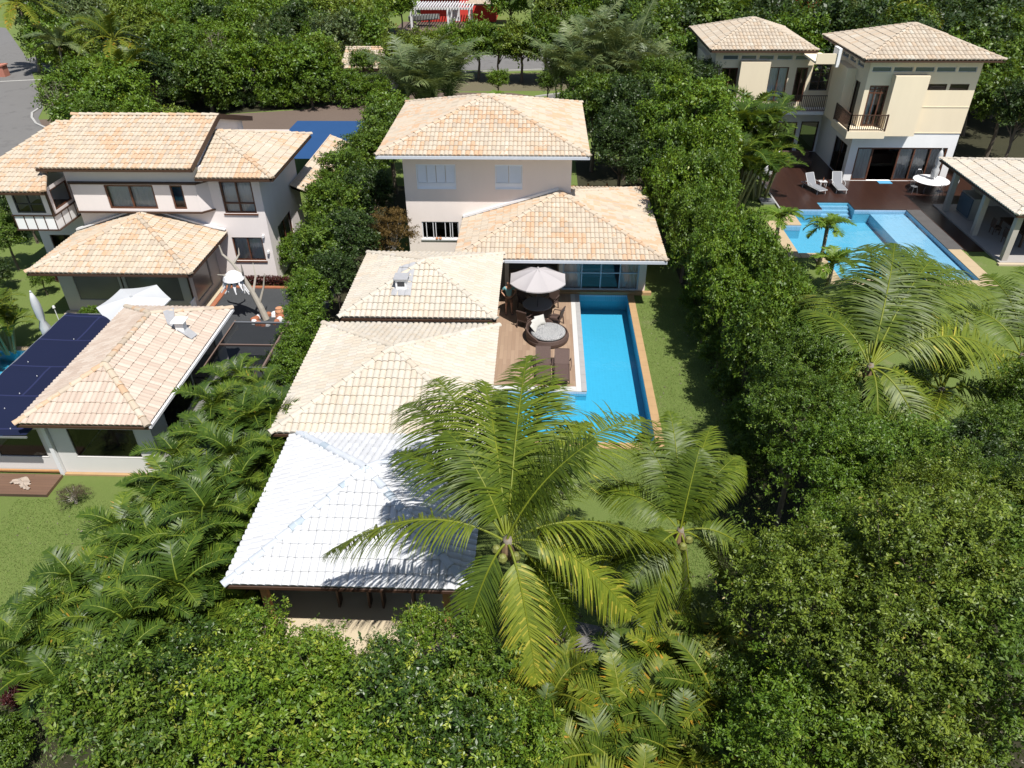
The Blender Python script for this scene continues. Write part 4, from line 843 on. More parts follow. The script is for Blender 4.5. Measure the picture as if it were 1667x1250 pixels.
mb = MB(); wall(mb, (1.2, 120), (12, 120), 0, 7, [(2, 4, .5, 2.5)]); wall(mb, (1.2, 128), (1.2, 120), 0, 7); wall(mb, (12, 120), (12, 128), 0, 7); mb.build('wall', wall_white, t)
c = hip(.2, 13, 119, 129, 7, 2); roof(t, c[0], c[1], tile_sand, c[2], pitch=.4, course=.8, amp=.08)
t = thing('house', 'red walled house glimpsed at the very top behind the right house', 'house', (32, 127, 0))
mb = MB(); wall(mb, (24, 124), (42, 124), 0, 5, [(4, 6, .1, 2.3)]); wall(mb, (24, 131), (24, 124), 0, 5); wall(mb, (42, 124), (42, 131), 0, 5); mb.build('wall', red_wall, t)
c = hip(23, 43, 123, 132, 5, 1.8); roof(t, c[0], c[1], tile_sand, c[2], pitch=.4, course=.8, amp=.08)
for i, x in enumerate((27.5, 29.3, 31.2, 33.4)): tag(MB().lathe(x, 120.5, [(.16, 0), (.14, 2.6), (.2, 2.62), (.2, 2.75)], 10).build('porch_post', white_paint), 'white porch post before the red house at the very top, %s from the left' % ('first', 'second', 'third', 'fourth')[i], 'post', 'porch posts at the top')
t = thing('gatehouse', 'small tiled roof hut above a white slatted pergola at the top left', 'hut', (-54.5, 127, 0))
c = hip(-57.5, -49.5, 121.5, 129, 2.6, 1.9); roof(t, c[0], c[1], tile_sand, c[2], pitch=.4, course=.8, amp=.08)
mb = MB(); wall(mb, (-56.5, 122.5), (-50.5, 122.5), 0, 2.6, [(1, 3, .1, 2.2)]); wall(mb, (-50.5, 122.5), (-50.5, 128), 0, 2.6); wall(mb, (-56.5, 128), (-56.5, 122.5), 0, 2.6); mb.build('wall', red_wall, t)
p = thing('white_pergola', 'white slatted pergola among trees at the top left', 'pergola', (-48, 112, 0))
sl = MB()
for i in range(18): x = -52+i*.5; sl.bar((x, 109.5, 3.6), (x, 113.5, 3.6), .14, .2)
sl.build('slat', white_paint, p); fb = MB(); fb.bar((-52.2, 110, 3.4), (-43, 110, 3.4), .15, .2); fb.bar((-52.2, 113, 3.4), (-43, 113, 3.4), .15, .2); fb.build('beam', white_paint, p)
for x in (-51.8, -47.5, -43.4):
    for y in (110, 113): MB().box(x-.1, x+.1, y-.1, y+.1, 0, 3.3).build('post', white_paint, p)
t = thing('garage', 'low grey building with pinkish tile roof behind trees left of the centre house', 'garage', (-15.5, 78.5, 0))
mb = MB(); wall(mb, (-19.0, 76.4), (-12.4, 76.4), 0, 2.15, [(.9, .98, 0, 2.1)]); wall(mb, (-12.4, 76.4), (-12.4, 82), 0, 2.15); wall(mb, (-19, 82), (-19, 76.4), 0, 2.15); mb.build('wall', mat('grey washed wall', (.42, .40, .37), .9, .12, .8, 20, .2), t)
roof(t, [((-19.5, 76.0, 2.2), (-11.8, 76.0, 2.2), (-19.5, 79.8, 3.4), (-11.8, 79.8, 3.4)), ((-11.8, 83.6, 2.2), (-19.5, 83.6, 2.2), (-11.8, 79.8, 3.4), (-19.5, 79.8, 3.4))], [((-19.5, 79.8, 3.42), (-11.8, 79.8, 3.42))], tile_cream, [], pitch=.28, course=.5)
bm_ = MB()
for i in range(6):
    for j in range(2): bm_.box(-16.6+i*.34, -16.4+i*.34, 76.36, 76.39, 1.45+j*.24, 1.6+j*.24)
bm_.build('vent_block', wall_white, t)
# garden boundary wall right of the centre house and fence rails by it
t = thing('fence', 'low wooden rail fence in the shade right of the centre house', 'fence', (2.5, 47, 0))
for x in (1.9, 3.1, 4.3): MB().box(x-.06, x+.06, 47.0, 47.12, 0, 1.3).build('post', wood_post, t)
MB().bar((1.7, 47.06, 1.1), (4.6, 47.06, 1.1), .08, .08).bar((1.7, 47.06, .6), (4.6, 47.06, .6), .08, .08).build('rail', wood_post, t)
# ================================================================== FURNITURE
def canopy(mb, c, r, n, rise, sag=.06, rot=0, th_=.012, drop=.09):
    cx, cy, cz = c; k = 6
    for i in range(n):
        a0, a1 = rot+2*math.pi*i/n, rot+2*math.pi*(i+1)/n
        def pt(f, s):
            e0 = Vector((math.cos(a0), math.sin(a0), 0)); e1 = Vector((math.cos(a1), math.sin(a1), 0)); e = e0+(e1-e0)*s
            z = cz-rise*f**1.15-sag*math.sin(math.pi*s)*f
            return Vector((cx, cy, 0))+e*r*f+Vector((0, 0, z))
        for j in range(5):
            for q in range(k):
                f0, f1, s0, s1 = j/5, (j+1)/5, q/k, (q+1)/k
                P = [pt(f0, s0), pt(f1, s0), pt(f1, s1), pt(f0, s1)]
                if j == 0: P = P[:3]
                mb.face(P)
        for q in range(k):
            a, b = pt(1, q/k), pt(1, (q+1)/k); mb.face([a, b, b-Vector((0, 0, drop*.6)), a-Vector((0, 0, drop*.6))])
def umbrella(label, x, y, zt, r, n, rise, m, rot=0, vent=True, lean=(0, 0), z0=0):
    t = thing('patio_umbrella', label, 'umbrella', (x, y, z0))
    mb = MB(); canopy(mb, (x, y, zt), r, n, rise, rot=rot); cn = mb.build('canopy', m, t)
    if vent: mb = MB(); canopy(mb, (x, y, zt+.05), r*.2, n, rise*.2+.03, rot=rot, drop=.05); mb.build('vent', m, cn)
    MB().tube([(x, y, z0), (x, y, zt+.03)], .022, 10).build('pole', slate, t)
    rb = MB()
    for i in range(n):
        a = rot+2*math.pi*i/n; rb.bar((x, y, zt-.03), (x+math.cos(a)*r*.98, y+math.sin(a)*r*.98, zt-rise-.03), .018, .018)
        rb.bar((x, y, zt-rise-.25), (x+math.cos(a)*r*.5, y+math.sin(a)*r*.5, zt-rise*.5-.05), .014, .014)
    rb.build('rib', slate, t); MB().lathe(x, y, [(.06, zt-.01), (.05, zt+.05), (.02, zt+.1)], 10).build('finial', m, t)
    if lean != (0, 0): t.rotation_euler = (lean[0], lean[1], 0)
    return t
TX, TY = 1.02-.72, 31.35
umbrella('off white eight sided umbrella open over the round dark table by the long pool', -.03, 31.55, 2.75, 1.38, 8, .50, canvas, rot=math.pi/8)
def folded(label, x, y, ztop, lean, m, z0=0, h0=.95):
    t = thing('patio_umbrella', label, 'umbrella', (x, y, z0))
    MB().tube([(x, y, z0), (x, y, ztop)], .025, 8).build('pole', metal_grey, t)
    mb = MB(); n = 16; rg = random.Random(int(x*10)); rows = 9; base = len(mb.v)
    for j in range(rows):
        f = j/(rows-1); z = ztop-.03-(ztop-h0)*f
        r0 = .05+.15*math.sin(math.pi*min(1, f*1.1)*.8)+(.04*math.sin(f*9)); 
        if .28 < f < .36 or .62 < f < .72: r0 *= .62
        for k in range(n):
            a = 2*math.pi*k/n; r = r0*(1+.28*(1 if k % 2 else -1)*f+rg.uniform(-.06, .06)); mb.v.append((x+math.cos(a)*r, y+math.sin(a)*r, z-rg.uniform(0, .12)*(j == rows-1)))
    for j in range(rows-1):
        for k in range(n): mb.f.append((base+j*n+k, base+(j+1)*n+k, base+(j+1)*n+(k+1) % n, base+j*n+(k+1) % n)); mb.t.append(.5)
    mb.f.append(tuple(base+k for k in range(n))); mb.t.append(.5)
    mb.build('folded_canopy', m, t, smooth=True); MB().lathe(x, y, [(.035, ztop-.02), (.05, ztop+.03), (.02, ztop+.08)], 8).build('finial', m, t)
    tie = MB(); tie.lathe(x, y, [(.135, ztop-(ztop-h0)*.34), (.135, ztop-(ztop-h0)*.31)], 14); tie.build('strap', cushion, t)
    t.rotation_euler = (*lean, 0); return t
folded('folded white umbrella standing on the lawn beside the navy shade sail', -22.35, 28.7, 2.75, (0, 0), canvas_w, 0, .45)
umbrella('wide white umbrella open between the dining pavilion and the grill pavilion roof', -17.75, 28.75, 2.72, 1.55, 6, .34, canvas_w, rot=.25, vent=False, lean=(.10, 0))
# round table with glass top
def round_table(label, x, y, r, m, base, z0=.03, h=.74, pedestal=True, grp=None):
    t = thing('round_table', label, 'table', (x, y, z0), grp)
    tp = MB().lathe(x, y, [(r-.03, z0+h-.035), (r, z0+h-.025), (r, z0+h-.005), (r-.015, z0+h)], 40).build('tabletop', m, t)
    if pedestal: MB().lathe(x, y, [(.36, z0), (.33, z0+.1), (.26, z0+.35), (.32, z0+h-.06), (.34, z0+h-.036)], 20).build('pedestal', base, t)
    else:
        for k in range(4):
            a = math.pi/4+k*math.pi/2; MB().tube([(x+math.cos(a)*r*.3, y+math.sin(a)*r*.3, z0+h-.04), (x+math.cos(a)*r*.72, y+math.sin(a)*r*.72, z0+.3), (x+math.cos(a)*r*.7, y+math.sin(a)*r*.7, z0)], .02, 6).build('leg', base, t)
    return t
round_table('round dark glass topped wicker table under the off white umbrella', -.03, 31.85, .72, table_dark, wicker)
def wicker_chair(label, x, y, rz, z0=.03, grp='wicker chairs round the dark table'):
    t = thing('wicker_chair', label, 'chair', (x, y, z0), grp, 0)
    L = lambda q: q
    s = MB(); s.box(x-.26, x+.26, y-.26, y+.26, z0+.36, z0+.43); s.build('seat', wicker, t)
    b = MB()
    for k in range(8):
        a0 = -.26+.52*k/8; b.face([(x+a0, y-.25, z0+.43), (x+a0+.065, y-.25, z0+.43), (x+a0+.065, y-.36, z0+.92), (x+a0, y-.36, z0+.92)]); b.face([(x+a0, y-.215, z0+.43), (x+a0, y-.325, z0+.92), (x+a0+.065, y-.325, z0+.92), (x+a0+.065, y-.215, z0+.43)])
    b.bar((x-.27, y-.345, z0+.93), (x+.27, y-.345, z0+.93), .05, .05); b.build('backrest', wicker, t)
    for sx in (-1, 1):
        a = MB(); a.tube([(x+sx*.27, y-.33, z0+.72), (x+sx*.28, y-.1, z0+.66), (x+sx*.28, y+.2, z0+.64), (x+sx*.27, y+.26, z0+.5), (x+sx*.26, y+.25, z0)], .024, 6); a.build('armrest', wicker, t)
        MB().bar((x+sx*.25, y-.25, z0+.4), (x+sx*.25, y-.3, z0), .04, .04).build('leg', wicker, t)
    t.rotation_euler.z = rz; return t
for (x, y, rz, lb) in ((.86, 31.15, 1.15, 'dark wicker chair pulled out on the pool side of the round table'), (-.62, 30.95, -.5, 'dark wicker chair on the near left of the round table, in the umbrella shadow'),
                    (.62, 32.7, 2.5, 'dark wicker chair behind the round table, toward the glass wall'), (-.62, 32.65, -2.4, 'dark wicker chair behind the round table next to the standing man')):
    wicker_chair(lb, x, y, rz)
# round day bed
x, y, z0 = .45, 29.85, .03
t = thing('round_daybed', 'round dark wicker daybed with patterned mattress and white cushions', 'daybed', (x, y, z0))
MB().lathe(x, y, [(.86, z0), (.98, z0+.06), (1.0, z0+.2), (.95, z0+.34), (.90, z0+.36), (.88, z0+.28)], 44).build('base', wicker, t, smooth=False)
bk = MB(); n = 22
for i in range(n+1):
    a = math.radians(75+170*i/n); hh = .36+.26*math.sin(math.pi*i/n)**.6; bk.v += [(x+math.cos(a)*.90, y+math.sin(a)*.90, z0+.3), (x+math.cos(a)*.99, y+math.sin(a)*.99, z0+.3), (x+math.cos(a)*1.0, y+math.sin(a)*1.0, z0+hh), (x+math.cos(a)*.93, y+math.sin(a)*.93, z0+hh)]
for i in range(n):
    for k in range(4): bk.f.append((i*4+k, i*4+(k+1) % 4, (i+1)*4+(k+1) % 4, (i+1)*4+k)); bk.t.append(.5)
bk.build('backrest', wicker, t)
m, nn, b, o = nodes('black and white leaf print fabric')
vo = N(nn, 'ShaderNodeTexVoronoi', feature='DISTANCE_TO_EDGE'); vo.inputs['Scale'].default_value = 13; g_ = N(nn, 'ShaderNodeNewGeometry'); nn.links.new(g_.outputs['Position'], vo.inputs['Vector'])
nn.links.new(ramp(nn, vo.outputs[0], [(.06, (.13, .13, .14)), (.12, (.36, .36, .35))]), b.inputs['Base Color']); b.inputs['Roughness'].default_value = .9
MB().lathe(x+.03, y-.03, [(.70, z0+.29), (.80, z0+.34), (.80, z0+.42), (.72, z0+.46), (.3, z0+.475), (.02, z0+.475)], 40).build('mattress', m, t, smooth=True)
def pillow(cx, cy, cz, w, h, d, rot, name='cushion', m_=None, par=None):
    mb = MB(); n = 8; R = Matrix.Rotation(rot[2], 4, 'Z') @ Matrix.Rotation(rot[0], 4, 'X'); b0 = 0
    for sd in (1, -1):
        base = len(mb.v)
        for i in range(n+1):
            for j in range(n+1):
                u, v = i/n*2-1, j/n*2-1; k = (1-u**4)*(1-v**4); p = R @ Vector((u*w/2*(1-.06*(1-abs(v))), v*h/2*(1-.06*(1-abs(u))), sd*d/2*math.sqrt(max(0, k)))); mb.v.append((cx+p.x, cy+p.y, cz+p.z))
        for i in range(n):
            for j in range(n):
                q = (base+i*(n+1)+j, base+(i+1)*(n+1)+j, base+(i+1)*(n+1)+j+1, base+i*(n+1)+j+1); mb.f.append(q if sd > 0 else q[::-1]); mb.t.append(.5)
    return mb.build(name, m_ or cushion, par, smooth=True)
pillow(x-.52, y+.30, z0+.66, .52, .46, .16, (1.0, 0, 1.0), par=t); pillow(x-.35, y+.52, z0+.68, .50, .46, .16, (.95, 0, .5), par=t); pillow(x-.62, y+.02, z0+.60, .50, .42, .15, (.9, 0, 1.35), par=t)
# dark wicker loungers
def lounger(label, x, y, rz, fm_, sm_, z0=.03, back=38, grp='dark loungers on the wood deck', arms=True):
    """head end at +y"""
    t = thing('sun_lounger', label, 'sun lounger', (x, y, z0), grp)
    w = .31; h = .32
    fr = MB()
    for s in (-1, 1): fr.tube([(x+s*w, y-.95, z0+h-.02), (x+s*w, y+.95, z0+h-.02)], .022, 6)
    fr.bar((x-w, y-.95, z0+h-.02), (x+w, y-.95, z0+h-.02), .04, .04); fr.bar((x-w, y+.95, z0+h-.02), (x+w, y+.95, z0+h-.02), .04, .04); fr.build('frame', fm_, t)
    MB().box(x-w+.02, x+w-.02, y-.93, y+.25, z0+h-.01, z0+h+.02).build('seat', sm_, t)
    a = math.radians(back); q = Vector((0, math.cos(a), math.sin(a)))*.78; nrm = Vector((0, -math.sin(a), math.cos(a)))*.015
    b_ = MB(); p0 = Vector((x, y+.26, z0+h+.01))
    c8 = [p0+Vector((sx*(w-.02), 0, 0))+q*f+nrm*s for s in (-1, 1) for f in (0, 1) for sx in (-1, 1)]
    b_.v += [tuple(v) for v in c8]; b_.f += [(0, 1, 3, 2), (4, 6, 7, 5), (0, 4, 5, 1), (2, 3, 7, 6), (0, 2, 6, 4), (1, 5, 7, 3)]; b_.t += [.5]*6
    bb_ = b_.build('backrest', sm_, t)
    hb = MB(); tp = p0+q; hb.bar(tp+Vector((-w, 0, 0)), tp+Vector((w, 0, 0)), .04, .04)
    for s in (-1, 1): hb.bar(p0+Vector((s*w, 0, 0)), tp+Vector((s*w, 0, 0)), .035, .035)
    hb.build('back_frame', fm_, bb_)
    for s in (-1, 1):
        for yy in (-.75, .7): MB().bar((x+s*w, y+yy, z0+h-.03), (x+s*(w+.02), y+yy*1.05, z0), .035, .035).build('leg', fm_, t)
        if arms: MB().tube([(x+s*(w+.03), y+.55, z0+h), (x+s*(w+.07), y+.45, z0+h+.2), (x+s*(w+.08), y+.1, z0+h+.22), (x+s*(w+.08), y-.15, z0+h+.18), (x+s*(w+.05), y-.22, z0+h)], .02, 6).build('armrest', fm_, t)
    t.rotation_euler.z = rz; return t
wick2 = mat('brown woven sling', (.10, .065, .055), .7, .3, 25, 160, .8, .3)
lounger('dark brown lounger with raised grey back, left of the pair on the wood deck', .26, 26.93, .02, wicker, wick2, back=52)
lounger('dark brown lounger with low back beside the white pool edge, right of the pair', 1.06, 26.93, -.02, wicker, wick2, back=25)
sun2 = mat('pale grey frame', (.48, .48, .48), .5, .05, 3, 40, .05)
a = lounger('grey sling lounger turned slightly left on the dark hardwood deck', 18.35, 49.55, .38, sun2, grey_sling, .05, 55, 'grey loungers on the dark deck'); 
a = lounger('grey sling lounger standing straight beside the white wall on the dark deck', 20.0, 49.75, 0.0, sun2, grey_sling, .05, 55, 'grey loungers on the dark deck')
k = thing('side_table', 'small low grey table between the two grey loungers', 'table', (19.15, 50.3, .05)); MB().box(18.9, 19.4, 50.1, 50.5, .38, .42).build('tabletop', sun2, k)
for sx, sy in ((18.93, 50.13), (19.34, 50.13), (18.93, 50.44), (19.34, 50.44)): MB().box(sx, sx+.035, sy, sy+.035, .05, .38).build('leg', sun2, k)
tag(MB().lathe(19.15, 50.3, [(.03, .421), (.035, .5), (.032, .6), (.012, .66), (.012, .70)], 10).build('bottle', mat('amber bottle', (.25, .1, .05), .3)), 'small bottle standing on the low grey table between loungers', 'bottle')
k = thing('dark_sofa', 'low dark wicker sofa in the shade against the second block of the right house', 'sofa', (18.2, 54.8, .05))
MB().box(16.6, 19.6, 54.4, 55.3, .05, .45).build('seat', wicker, k); MB().box(16.6, 19.6, 55.31, 55.55, .05, .85).build('backrest', wicker, k)
pillow(17.3, 55.2, .7, .5, .45, .15, (1.2, 0, 0), par=k)
k = round_table('wide round white table on the dark deck by the sliding doors', 25.95, 49.6, 1.12, white_paint, metal_grey, .05, .74, False)
folded('folded white umbrella rising through the round white table', 26.1, 49.75, 2.75, (0, 0), canvas_w, .05, 1.0)
def metal_chair(label, x, y, rz, z0=.05):
    t = thing('garden_chair', label, 'chair', (x, y, z0), 'metal chairs round the white table')
    MB().lathe(x, y, [(.2, z0+.42), (.21, z0+.44), (.2, z0+.46)], 16).build('seat', metal_grey, t)
    b = MB(); b.tube([(x-.19, y-.16, z0+.44), (x-.2, y-.22, z0+.8), (x-.1, y-.25, z0+.95), (x+.1, y-.25, z0+.95), (x+.2, y-.22, z0+.8), (x+.19, y-.16, z0+.44)], .013, 6)
    for q in (-.08, 0, .08): b.tube([(x+q, y-.18, z0+.46), (x+q, y-.245, z0+.94)], .008, 5)
    b.build('backrest', metal_grey, t)
    for sx in (-1, 1):
        for sy in (-1, 1): MB().tube([(x+sx*.15, y+sy*.14, z0+.43), (x+sx*.2, y+sy*.2, z0)], .012, 5).build('leg', metal_grey, t)
    t.rotation_euler.z = rz
metal_chair('thin grey metal chair left of the round white table', 24.75, 49.2, -1.3); metal_chair('thin grey metal chair in front of the round white table', 26.0, 48.3, 0)
metal_chair('thin grey metal chair between the white table and the pavilion column', 27.2, 49.1, 1.2); metal_chair('thin grey metal chair behind the round white table near the glass', 25.7, 50.85, 3.0)
mb = MB(); mb.box(23.2, 24.1, 50.9, 51.4, .054, .075); tag(mb.build('doormat', mat('blue mat', (.08, .3, .5), .9)), 'blue mat on the dark deck in front of the open sliding door', 'mat')
# towel / cloth on old deck
mb = MB(); n = 14; rg = random.Random(4)
for i in range(n):
    for j in range(n):
        P = []
        for a_, b_ in ((i, j), (i+1, j), (i+1, j+1), (i, j+1)):
            u, v = a_/n, b_/n; P.append((-18.55+u*.75+.1*math.sin(v*7), 19.0+v*.42+.16*math.sin(u*5), .135+.035*(1+math.sin(u*14+v*9)*math.sin(v*11-u*5))))
        if (i-7)**2+(j-7)**2 < 52: mb.face(P)
tag(mb.build('towel', mat('beige cloth', (.34, .28, .23), .95, .08, 4, 60, .3), smooth=True), 'crumpled beige towel lying on the weathered deck at the left', 'towel')
# white plastic lounge chair and driftwood on the gravel yard
k = thing('plastic_lounger', 'white slatted plastic lounger on the brick edge behind the grill pavilion roof', 'sun lounger', (-15.9, 31.6, 0))
s = MB()
for i in range(14): yy = -.7+i*.1; s.box(-15.9+yy-.04, -15.9+yy+.04, 31.35, 31.9, .34, .37)
s.build('seat', white_paint, k); b_ = MB()
for i in range(6): b_.box(-16.75, -16.72, 31.36+i*.09, 31.42+i*.09, .35, .85)
b_.box(-16.76, -16.71, 31.33, 31.92, .82, .88); b_.build('backrest', white_paint, k)
for sx in (-16.5, -15.25):
    for sy in (31.38, 31.82): MB().box(sx, sx+.05, sy, sy+.05, 0, .34).build('leg', white_paint, k)
k = thing('dead_tree', 'bare grey dead tree leaning over the gravel from a ring of stones', 'tree', (-13.2, 31.35, 0))
tk = MB(); tk.tube([(-13.2, 31.35, 0), (-13.35, 31.4, .6), (-13.65, 31.5, 1.4), (-13.95, 31.55, 2.2), (-14.35, 31.6, 2.9), (-14.7, 31.6, 3.3), (-14.75, 31.6, 3.75)], [.17, .15, .12, .09, .07, .055, .03], 9); tk.build('trunk', bark_pale, k)
lb = MB()
for p in ([(-13.6, 31.5, 1.4), (-13.5, 31.9, 2.0), (-13.6, 32.2, 2.6)], [(-13.95, 31.55, 2.2), (-13.8, 31.3, 2.6), (-13.75, 31.2, 3.0)], [(-13.9, 31.5, 2.1), (-14.4, 31.2, 2.4), (-14.9, 31.0, 2.55)], [(-13.4, 31.4, .8), (-13.1, 31.6, 1.6), (-12.95, 31.7, 2.3)], [(-14.3, 31.6, 2.8), (-14.0, 31.8, 3.2), (-14.0, 31.9, 3.5)]): lb.tube(p, [.07, .045, .015], 6)
lb.build('branch', bark_pale, k)
k = thing('white_ornament', 'white painted driftwood ornament hanging in the bare dead tree', 'ornament', (-14.25, 31.3, 1.2))
rg = random.Random(9); mb = MB()
mb.lathe(-14.3, 31.3, [(.02, 2.6), (.2, 2.55), (.42, 2.38), (.5, 2.2), (.46, 2.19)], 14); mb.build('cap', white_paint, k)
mb = MB()
for i in range(20):
    a = rg.uniform(0, 6.28); r = rg.uniform(.15, .42); x0, y0 = -14.3+math.cos(a)*r, 31.3+math.sin(a)*r; l = rg.uniform(.5, 1.0); mb.tube([(x0, y0, 2.3), (x0+math.cos(a)*.12+rg.uniform(-.1, .1), y0+math.sin(a)*.12, 2.3-l*.5), (x0+math.cos(a)*.25+rg.uniform(-.12, .12), y0+math.sin(a)*.2, 2.3-l)], [.045, .045, .03], 5)
mb.build('stick', white_paint, k)
rg = random.Random(5)
for i in range(15):
    a = 2*math.pi*i/15; x, y = -13.1+math.cos(a)*.62+rg.uniform(-.05, .05), 31.25+math.sin(a)*.5
    mb = MB(); s = rg.uniform(.12, .2); vs = []
    for zz, q in ((0, 1), (s*.8, .85), (s*1.1, .45)):
        vs.append([(x+math.cos(t*math.pi/3)*s*q*rg.uniform(.8, 1.15), y+math.sin(t*math.pi/3)*s*q*rg.uniform(.8, 1.15), zz) for t in range(6)])
    for l0, l1 in zip(vs, vs[1:]):
        for t_ in range(6): mb.face([l0[t_], l0[(t_+1) % 6], l1[(t_+1) % 6], l1[t_]])
    mb.face(vs[-1]); wh = i % 3 == 0
    tag(mb.build('stone', white_paint if wh else orange_stone), ('white' if wh else 'orange')+' stone in the ring around the bare dead tree', 'stone', 'white stones ringing the dead tree' if wh else 'orange stones ringing the dead tree')
tag(MB().lathe(-12.6, 31.7, [(.12, 0), (.2, .1), (.22, .3), (.15, .42), (.17, .45)], 14).build('urn', mat('terracotta', (.45, .22, .12))), 'terracotta urn lying by the stone ring under the dead tree', 'urn')
k = thing('planter', 'white round planter among the palms beside the right house', 'planter', (15.9, 52.6, 0)); MB().lathe(15.9, 52.6, [(.22, 0), (.4, .12), (.46, .5), (.40, .72), (.36, .7)], 20).build('pot', white_paint, k)
tag(MB().box(14.3, 15.2, 47.0, 47.9, 0, .12).build('inspection_cover', metal_grey), 'flat grey cover on the grass at the left end of the dark deck', 'cover')
# concrete pot/grey cylinder by the left pool
# garden lamp hoses etc.
tag(MB().tube([(-23.0, 30.6, 0), (-23.0, 30.6, .5), (-23.0, 30.6, .9)], .02, 6).lathe(-23.0, 30.6, [(.02, .9), (.07, .92), (.05, 1.02)], 8).build('garden_light', white_paint), 'thin white garden light on the lawn behind the folded umbrella', 'lamp')

# ================================================================== THE MAN
def skin_obj(name, vs, es, rs, m, parent, sub=2):
    me = bpy.data.meshes.new(name); me.from_pydata(vs, es, []); o = bpy.data.objects.new(name, me); COL.objects.link(o)
    sk = o.modifiers.new('s', 'SKIN'); sk.use_smooth_shade = True
    for i, r in enumerate(rs): me.skin_vertices[0].data[i].radius = r if hasattr(r, '__len__') else (r, r)
    me.skin_vertices[0].data[0].use_root = True
    sb = o.modifiers.new('u', 'SUBSURF'); sb.levels = sub; sb.render_levels = sub
    dg = bpy.context.evaluated_depsgraph_get(); dg.update(); nm = bpy.data.meshes.new_from_object(o.evaluated_get(dg)); bpy.data.objects.remove(o)
    nm.name = name; nm.materials.clear(); nm.materials.append(m); return link(name, nm, parent)
mx, my = -1.42, 32.2
pt_ = thing('person', 'man in teal t-shirt and brown shorts standing with hands on hips beside the umbrella', 'person', (mx, my, .03), rz=0)
V = []; E_ = []; Rr = []
def jv(p, r, par=None):
    V.append(tuple(p)); Rr.append(r); i = len(V)-1
    if par is not None: E_.append((par, i))
    return i
pel = jv((0, 0, .93), (.135, .10)); bel = jv((0, -.005, 1.06), (.130, .10), pel); che = jv((0, 0, 1.26), (.155, .11), bel); sho = jv((0, .005, 1.42), (.12, .085), che); nk = jv((0, -.005, 1.50), .055, sho); hd_ = jv((0, -.015, 1.60), (.078, .092), nk); crn = jv((0, -.01, 1.70), (.07, .08), hd_)
nose = jv((0, -.115, 1.605), .013, hd_); jaw = jv((0, -.055, 1.545), (.045, .04), hd_)
for s in (-1, 1):
    ear = jv((s*.085, 0, 1.61), .012, hd_)
    sh = jv((s*.185, .01, 1.40), .062, sho); el = jv((s*.36, .08, 1.17), .043, sh); wr = jv((s*.215, -.05, 1.00), .028, el); pm_ = jv((s*.165, -.085, .955), (.036, .018), wr)
    for k in range(4):
        f1 = jv((s*(.150-.01*k), -.105-.002*k, .945-.022*k+.03), .0095, pm_); f2 = jv((s*(.115-.008*k), -.130, .935-.022*k+.03), .0085, f1); jv((s*(.080+.004*k), -.140, .925-.022*k+.03), .0075, f2)
    th1 = jv((s*.185, -.045, .975), .011, pm_); jv((s*.165, .0, .985), .009, th1)
    hp = jv((s*.095, 0, .86), .088, pel); kn = jv((s*.13, -.015, .48), .058, hp); cf_ = jv((s*.135, .015, .33), .052, kn); an = jv((s*.14, .01, .08), .034, cf_); jv((s*.15, -.10, .035), (.04, .028), an); jv((s*.15, -.17, .025), (.036, .018), len(V)-1)
skin_obj('body', V, E_, Rr, skin_m, pt_, 2)
V2 = [(0, 0, .92), (0, -.005, 1.06), (0, 0, 1.26), (0, .005, 1.41), (0, .0, 1.455)]; R2_ = [(.155, .12), (.150, .118), (.172, .127), (.14, .10), (.075, .068)]; E2 = [(0, 1), (1, 2), (2, 3), (3, 4)]
for s in (-1, 1): V2 += [(s*.185, .01, 1.395), (s*.285, .05, 1.27)]; R2_ += [.078, .068]; E2 += [(3, len(V2)-2), (len(V2)-2, len(V2)-1)]
skin_obj('shirt', V2, E2, R2_, shirt_m, pt_, 2)
V3 = [(0, 0, .95)]; R3 = [(.16, .122)]; E3 = []
for s in (-1, 1): V3 += [(s*.095, 0, .85), (s*.12, -.01, .56)]; R3 += [.108, .088]; E3 += [(0, len(V3)-2), (len(V3)-2, len(V3)-1)]
skin_obj('shorts', V3, E3, R3, shorts_m, pt_, 2)
skin_obj('hair', [(0, .02, 1.66), (0, .03, 1.715)], [(0, 1)], [(.09, .088), (.075, .078)], hair_m, pt_, 2)
eye = MB()
for s in (-1, 1): eye.lathe(s*.032, -.098, [(.001, 1.612), (.009, 1.618), (.009, 1.626), (.001, 1.632)], 8)
eye.build('eyes', hair_m, pt_, world=False); MB().box(-.025, .025, -.104, -.094, 1.562, 1.568).build('mouth', mat('lips', (.3, .12, .1)), pt_, world=False)
for s in (-1, 1): MB().box(s*.15-.05, s*.15+.05, -.2, .06, -.0, .022).build('sandal', slate, pt_, world=False)
pt_.rotation_euler.z = .15
# ================================================================== VEGETATION
def np_mesh(name, V, Q, tv, m, smooth=False):
    me = bpy.data.meshes.new(name); V = np.ascontiguousarray(V, dtype=np.float32); Q = np.ascontiguousarray(Q, dtype=np.int32); nf = len(Q)
    me.vertices.add(len(V)); me.vertices.foreach_set('co', V.ravel()); me.loops.add(nf*4); me.loops.foreach_set('vertex_index', Q.ravel())
    me.polygons.add(nf); me.polygons.foreach_set('loop_start', np.arange(0, nf*4, 4, dtype=np.int32)); me.polygons.foreach_set('loop_total', np.full(nf, 4, dtype=np.int32))
    a = me.attributes.new('tv', 'FLOAT', 'FACE'); a.data.foreach_set('value', np.asarray(tv, dtype=np.float32))
    me.materials.append(m); me.update(calc_edges=True)
    if smooth: me.polygons.foreach_set('use_smooth', [True]*nf)
    return me
def nz(a): return a/np.maximum(1e-9, np.linalg.norm(a, axis=-1, keepdims=True))
